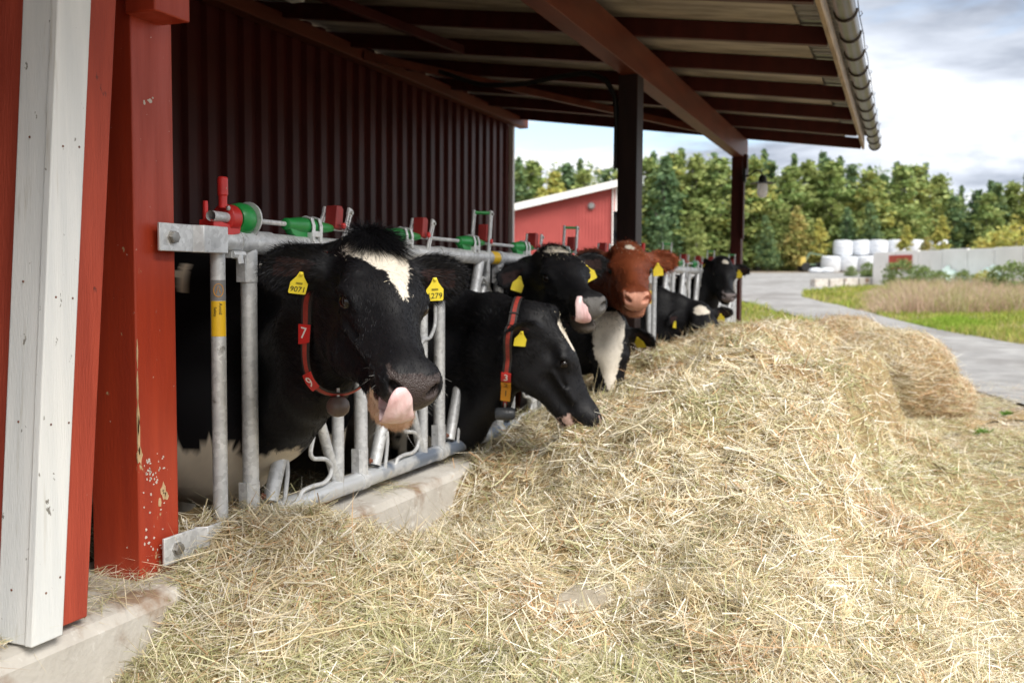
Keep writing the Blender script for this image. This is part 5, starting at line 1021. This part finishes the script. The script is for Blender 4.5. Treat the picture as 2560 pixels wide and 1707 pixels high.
# young growth in front of the forest edge
for xp, d, yt, kind, k, lab in [(1762, 78, 500, 'pine', 0, 'small bluish pine standing low below the lamp'), (1832, 79, 478, 'gold', 1, 'small rusty birch in front of the forest beside the farm implement'), (1798, 80, 470, 'birch', 1, 'slim light birch with pale trunk behind the farm implement'), (1880, 78, 505, 'gold', 0, 'thin golden birch sapling rising above the stacked white bales'),
        (1940, 80, 480, 'pine', 1, 'broad dark pine right behind the stacked white bales'), (2002, 79, 470, 'pine', 0, 'dark bushy pine above the end of the concrete wall'), (2155, 62, 498, 'gold', 0, 'narrow golden birch standing behind the middle of the concrete wall'), (1515, 80, 500, 'pine', 1, 'low pine just beside the dark middle post'), (1600, 80, 490, 'birch', 1, 'young birch seen above the red cow horns side of the barrier'), (2075, 58, 520, 'gold', 0, 'sparse yellow green sapling behind the red patch of the concrete wall'), (2122, 60, 545, 'gold', 1, 'short rusty sapling behind the concrete wall joint'), (1245, 60, 440, 'gold', 0, 'golden sapling just above the shed roof')]:
    put(kind, k, xp, d, htop(yt, d, xp), lab, 'tree', 1.25)
put('bush', 1, 2330, 55, htop(515, 55, 2330), 'large rounded golden yellow bush behind the concrete wall', 'bush', 1.3)
put('bush', 1, 2265, 56, htop(552, 56, 2265), 'low yellow green bush beside the larger golden bush', 'bush', 1.2)
put('bush', 0, 2068, 41, htop(598, 41, 2068), 'feathery grey green willow bush against the red patch of the wall', 'bush', 1.1)
put('bush', 0, 2320, 34, htop(602, 34, 2320), 'dense dark green bush in front of the far right wall panel', 'bush', 1.2)
put('bush', 0, 2210, 37, htop(620, 37, 2210), 'small dark bush in front of the pale green tarpaulin', 'bush', .9)
put('bush', 0, 2118, 40, htop(612, 40, 2118), 'small pale green bush at the joint of the concrete wall', 'bush', 1.0)
put('bush', 1, 2262, 38.5, htop(618, 38.5, 2262), 'low yellowish shrub at the foot of the concrete wall', 'bush', 1.1)
put('bush', 0, 2155, 38.5, htop(622, 38.5, 2155), 'scrubby low bush among the tall grass before the wall', 'bush', 1.2)
put('bush', 0, 1952, 62, htop(612, 62, 1952), 'small dark green bush in front of the white bales', 'bush', 1.0)
put('bush', 0, 1990, 60, htop(604, 60, 1990), 'leafy green bush between the white bales and the concrete wall', 'bush', 1.0)
# the mass of the wood behind the edge
cs, rd = [], []
r_ = np.random.default_rng(77)
for i in range(210):
    xp = 1050+r_.random()*1500; d = 89+r_.random()*14; p = spot(xp, d); H_ = 7.6+r_.random()*2.4-(2.2 if xp > 2160 else 0)
    for q in range(9): t = r_.random(); cs.append(p+((r_.random()-.5)*2.2*(1-t*.7), (r_.random()-.5)*2.2*(1-t*.7), H_*(.08+.92*t))); rd.append(.5+.75*(1-t))
V, Q, cc = leafcloud(np.array(cs), np.array(rd)*.9, 130000, .12, np.vstack([CG['pine'], CG['birch'], CG['gold'][:1]]), seed=5)
tag(fastmesh('wood', V, [Q], M_leaf, None, cc), 'dense mixed forest filling the background behind the edge trees', 'forest', kind='stuff')
# ---------------- small red shed
sh0 = spot(1409, 33); e1 = spot(960, 33)-sh0; L1 = float(np.linalg.norm(e1[:2])); ux = nrm((e1[0], e1[1], 0)); uy = nrm(np.array((-ux[1], ux[0], 0))); uy = uy if uy[1] > 0 else -uy; z0 = sh0[2]-.1; zr = 1.266+(654-437)/2287*33-z0; zl = zr-.236*L1
shed = empty('red_shed', tuple(sh0), 0, 'small bright red shed with a sloping roof and white trim beyond the barn', 'shed')
W_ = lambda a, b, c: sh0*np.array((1, 1, 0))+ux*a+uy*b+np.array((0, 0, z0+c))
def SH(mb, n, m, bv=0): return mb.build(n, m, shed, bv, False, tuple(-sh0))
mb = MB(); nb = 60
for i in range(nb):
    a0, a1 = L1*i/nb, L1*(i+1)/nb-.018; h0, h1 = zr-.236*a0, zr-.236*a1
    V = [W_(a0, 0, 0), W_(a1, 0, 0), W_(a1, 0, h1), W_(a0, 0, h0), W_(a0, .03, 0), W_(a1, .03, 0), W_(a1, .03, h1), W_(a0, .03, h0)]; mb.add(V, [(0, 1, 2, 3), (0, 4, 5, 1), (1, 5, 6, 2), (0, 3, 7, 4)])
SH(mb, 'front_wall', M_redshed)
mb = MB(); mb.add([W_(0, .03, 0), W_(L1, .03, 0), W_(L1, .03, zl), W_(0, .03, zr), W_(0, 7, 0), W_(L1, 7, 0), W_(L1, 7, zl), W_(0, 7, zr)], [(0, 1, 2, 3), (4, 5, 6, 7), (0, 4, 7, 3), (1, 5, 6, 2)]); SH(mb, 'wall', M_redshed)
SH(MB().bar(W_(-.35, 3.4, zr+.12+.08), W_(L1+.4, 3.4, zl+.12-.09), 7.4, .14), 'roof', M_tin)
SH(MB().bar(W_(-.36, -.31, zr+.10+.08), W_(L1+.4, -.31, zl+.10-.09), .03, .22), 'fascia', M_trim)
SH(MB().bar(W_(.07, -.02, -.02), W_(.07, -.02, zr+.02), .15, .04, ux), 'corner_board', M_trim)
SH(MB().bar(W_(-.035, .10, -.02), W_(-.035, .10, zr+.02), .04, .15, ux), 'corner_board', M_trim)
SH(MB().lathe([(.10, 0), (.12, .06), (.07, .12)], W_(.78, -.0, zr-.62), -uy, 12), 'outside_light', M_greyst)
# ---------------- stacked white silage bales
bl = MB(); prof = [(.02, -.6), (.50, -.60), (.60, -.54), (.635, -.38), (.645, 0), (.635, .38), (.60, .54), (.50, .60), (.02, .6)]
bm_ = None; B0 = []
for row, (xs_, d0, lv) in enumerate([((1905, 1946, 1987, 2028), 76, 0), ((1932, 1972, 2013, 2054), 77, 1), ((2095, 2150), 78, 1), ((2100, 2148), 78, 0)]):
    for i, xp in enumerate(xs_):
        p = spot(xp, d0+.3*(i % 2))
        if bm_ is None: b = MB().lathe(prof, (0, 0, 0), (0, 0, 1), 28).build('silage_bale', M_wrap); bm_ = b.data
        else: b = bpy.data.objects.new('silage_bale', bm_); COL.objects.link(b)
        b.location = (p[0], p[1], p[2]+.60+1.2*lv); b.rotation_euler = (.06*math.sin(xp), .06*math.cos(xp*1.7), xp*.37); b.scale = (1.14, 1.14, 1.0)
        w1 = ['first', 'second', 'third', 'fourth'][i]
        tag(b, ('white wrapped silage bale, %s of the %s row from the farm implement' % (w1, 'upper' if lv else 'lower')) if row < 2 else ('white silage bale of the far pair, %s, %s one' % ('upper' if lv else 'lower', w1)), 'bale', 'white silage bales stacked before the forest')
for k, xp in enumerate((1871, 1896)):
    p = spot(xp, 72); b = MB().lathe([(.02, -.2), (.3, -.18), (.42, -.05), (.38, .12), (.2, .2), (.02, .21)], (0, 0, 0), (0, 0, 1), 16).build('plastic_bundle', M_wrap); b.location = (p[0], p[1], p[2]+.2); b.scale = (1.2, .9, 1)
    tag(b, ('small crumpled white plastic bundle nearer the farm implement', 'small crumpled white plastic bundle at the foot of the stacked bales')[k], 'bundle')
# ---------------- farm implement
p = spot(1862, 77); im = empty('farm_implement', tuple(p), .4, 'small faded green and yellow farm implement parked by the forest edge', 'implement')
Mi1 = mat('implement_green', (.10, .20, .12), (.2, .22, .15), 3, .6); Mi2 = mat('implement_yellow', (.55, .42, .10), None, 3, .6)
MB().box((0, 0, .55), (1.6, .5, .12)).bar((-.7, 0, .5), (-.2, 0, 1.45), .12, .12).bar((-.2, 0, 1.45), (.9, 0, 1.25), .1, .1).bar((.9, 0, 1.25), (1.1, 0, .3), .09, .09).build('frame', Mi1, im)
for sx_ in (-.6, .5):
    for sy_ in (-.42, .42): MB().lathe([(.32, -.09), (.36, -.05), (.36, .05), (.32, .09)], (sx_, sy_, .36), (0, 1, 0), 16).build('wheel', M_black, im)
MB().prism([(-1.0, .45), (-.55, .5), (-.6, 1.15), (-.95, 1.1)], -.35, .35).build('hopper', Mi2, im)
# ---------------- concrete silage wall, tarpaulin, kerb
M_cw = mat('pale_wall_concrete', (.92, .91, .88), (.82, .81, .78), 1.2, .85, bump=.2, spots=((.38, .33, .28), 1.6, .62, (1, 1, .35), .14), spots2=((.25, .25, .23), 2.2, .66, (1.5, 1.5, .2), .1)); M_rp = mat('rusty_red_paint', (.50, .05, .035), (.42, .09, .05), 3, .7); M_tarp = mat('pale_green_tarpaulin', (.45, .58, .52), (.52, .62, .58), 2, .45, bump=.5, bscale=3)
A0, A1 = spot(2008, 46), spot(2420, 37.2); dv = (A1-A0); Lw = float(np.linalg.norm(dv[:2])); ux = nrm((dv[0], dv[1], 0)); wl = empty('concrete_wall', tuple(A0), 0, 'long pale stained concrete silo wall of upright panels, with a red patch at one end', 'wall')
npan = 7
for i in range(npan):
    a, b = Lw*i/npan, Lw*(i+1)/npan-.03; zb = .6; ztp = 2.72+(.08 if i == 6 else 0)+(.03 if i % 2 else 0)
    q0, q1 = A0+ux*a, A0+ux*b; MB().bar((q0[0], q0[1], (zb+ztp)/2), (q1[0], q1[1], (zb+ztp)/2), .16, ztp-zb).build('panel', M_cw, wl, .01, False, tuple(-A0))
q0, q1 = A0+ux*.95, A0+ux*2.35; off_ = np.array((ux[1], -ux[0], 0))*.10
o = MB().bar((q0[0]+off_[0], q0[1]+off_[1], 2.25), (q1[0]+off_[0], q1[1]+off_[1], 2.25), .03, .62).build('red_patch', M_rp, wl, 0, False, tuple(-A0))
q0 = A0-ux*.1; bk = np.array((-ux[1], ux[0], 0)); MB().bar((q0[0], q0[1], 1.6), tuple(np.array((q0[0], q0[1], 1.6))+bk*5), .16, 2.1).build('panel', M_cw, wl, .01, False, tuple(-A0))
# tarpaulin heap in front of the wall
V = []; nu, nv = 60, 14
for i in range(nu):
    a = i/(nu-1); base = A0+ux*(Lw*(.36+.42*a))+np.array((ux[1], -ux[0], 0))*.12; H_ = (1.05*min(1, a*4)*(.75+.25*math.sin(a*9))*(1 if a < .9 else (1-a)*10)); 
    for j in range(nv):
        b = j/(nv-1); V.append((base[0]+ux[1]*b*1.5, base[1]-ux[0]*b*1.5, zt(base[0], base[1])+H_*(1-b)**1.2+.05*math.sin(i*1.3+j)))
I = np.arange(nu*nv).reshape(nu, nv); o = fastmesh('tarpaulin', np.array(V), [np.stack([I[:-1, :-1], I[1:, :-1], I[1:, 1:], I[:-1, 1:]], -1).reshape(-1, 4)], M_tarp, None, None, None, True); o.modifiers.new('th', 'SOLIDIFY').thickness = .03
tag(o, 'pale green tarpaulin draped over a low heap at the foot of the concrete wall', 'tarpaulin')
k0, k1 = spot(1864, 45), spot(2000, 46.5); o = empty('concrete_kerb', tuple(k0), 0, 'low pale concrete kerb stones at the road side before the wall', 'kerb')
for i in range(4):
    a, b = k0+(k1-k0)*(i/4), k0+(k1-k0)*((i+1)/4-.03); MB().bar(a+(0, 0, .18), b+(0, 0, .18), .35, .42).build('kerb_stone', M_conc, o, .02, False, tuple(-k0))
# weeds in the trodden yard
for i, (x, y) in enumerate([(.28, 6.55), (.62, 8.9), (1.05, 6.2), (.95, 10.6), (1.6, 7.0)]):
    n = 220; a = rng.random(n)*6.28; P = np.stack([x+rng.normal(size=n)*.022, y+rng.normal(size=n)*.022, np.full(n, float(hay_h(x, y).clip(0)))], 1); dr = np.stack([np.cos(a), np.sin(a), .6+.5*rng.random(n)], 1); dr /= np.linalg.norm(dr, axis=1)[:, None]
    v_, f_, c_ = strands(P, dr, .02+.05*rng.random(n), .004+.006*rng.random(n), np.array((.12, .26, .03))*(.7+.6*rng.random((n, 1))), rng.normal(size=(n, 3))*.01, 3)
    tag(fastmesh('weed', v_-np.array((x, y, 0)), [q for q in f_ if len(q)], M_leaf, None, c_), ['tiny green weed at the foot of the hay heap', 'small green weed beyond the strip of loose hay', 'little green weed in the middle of the trodden straw', 'tiny green weed near the hay bale remains', 'small green weed before the strip of loose hay'][i], 'weed').location = (x, y, 0)
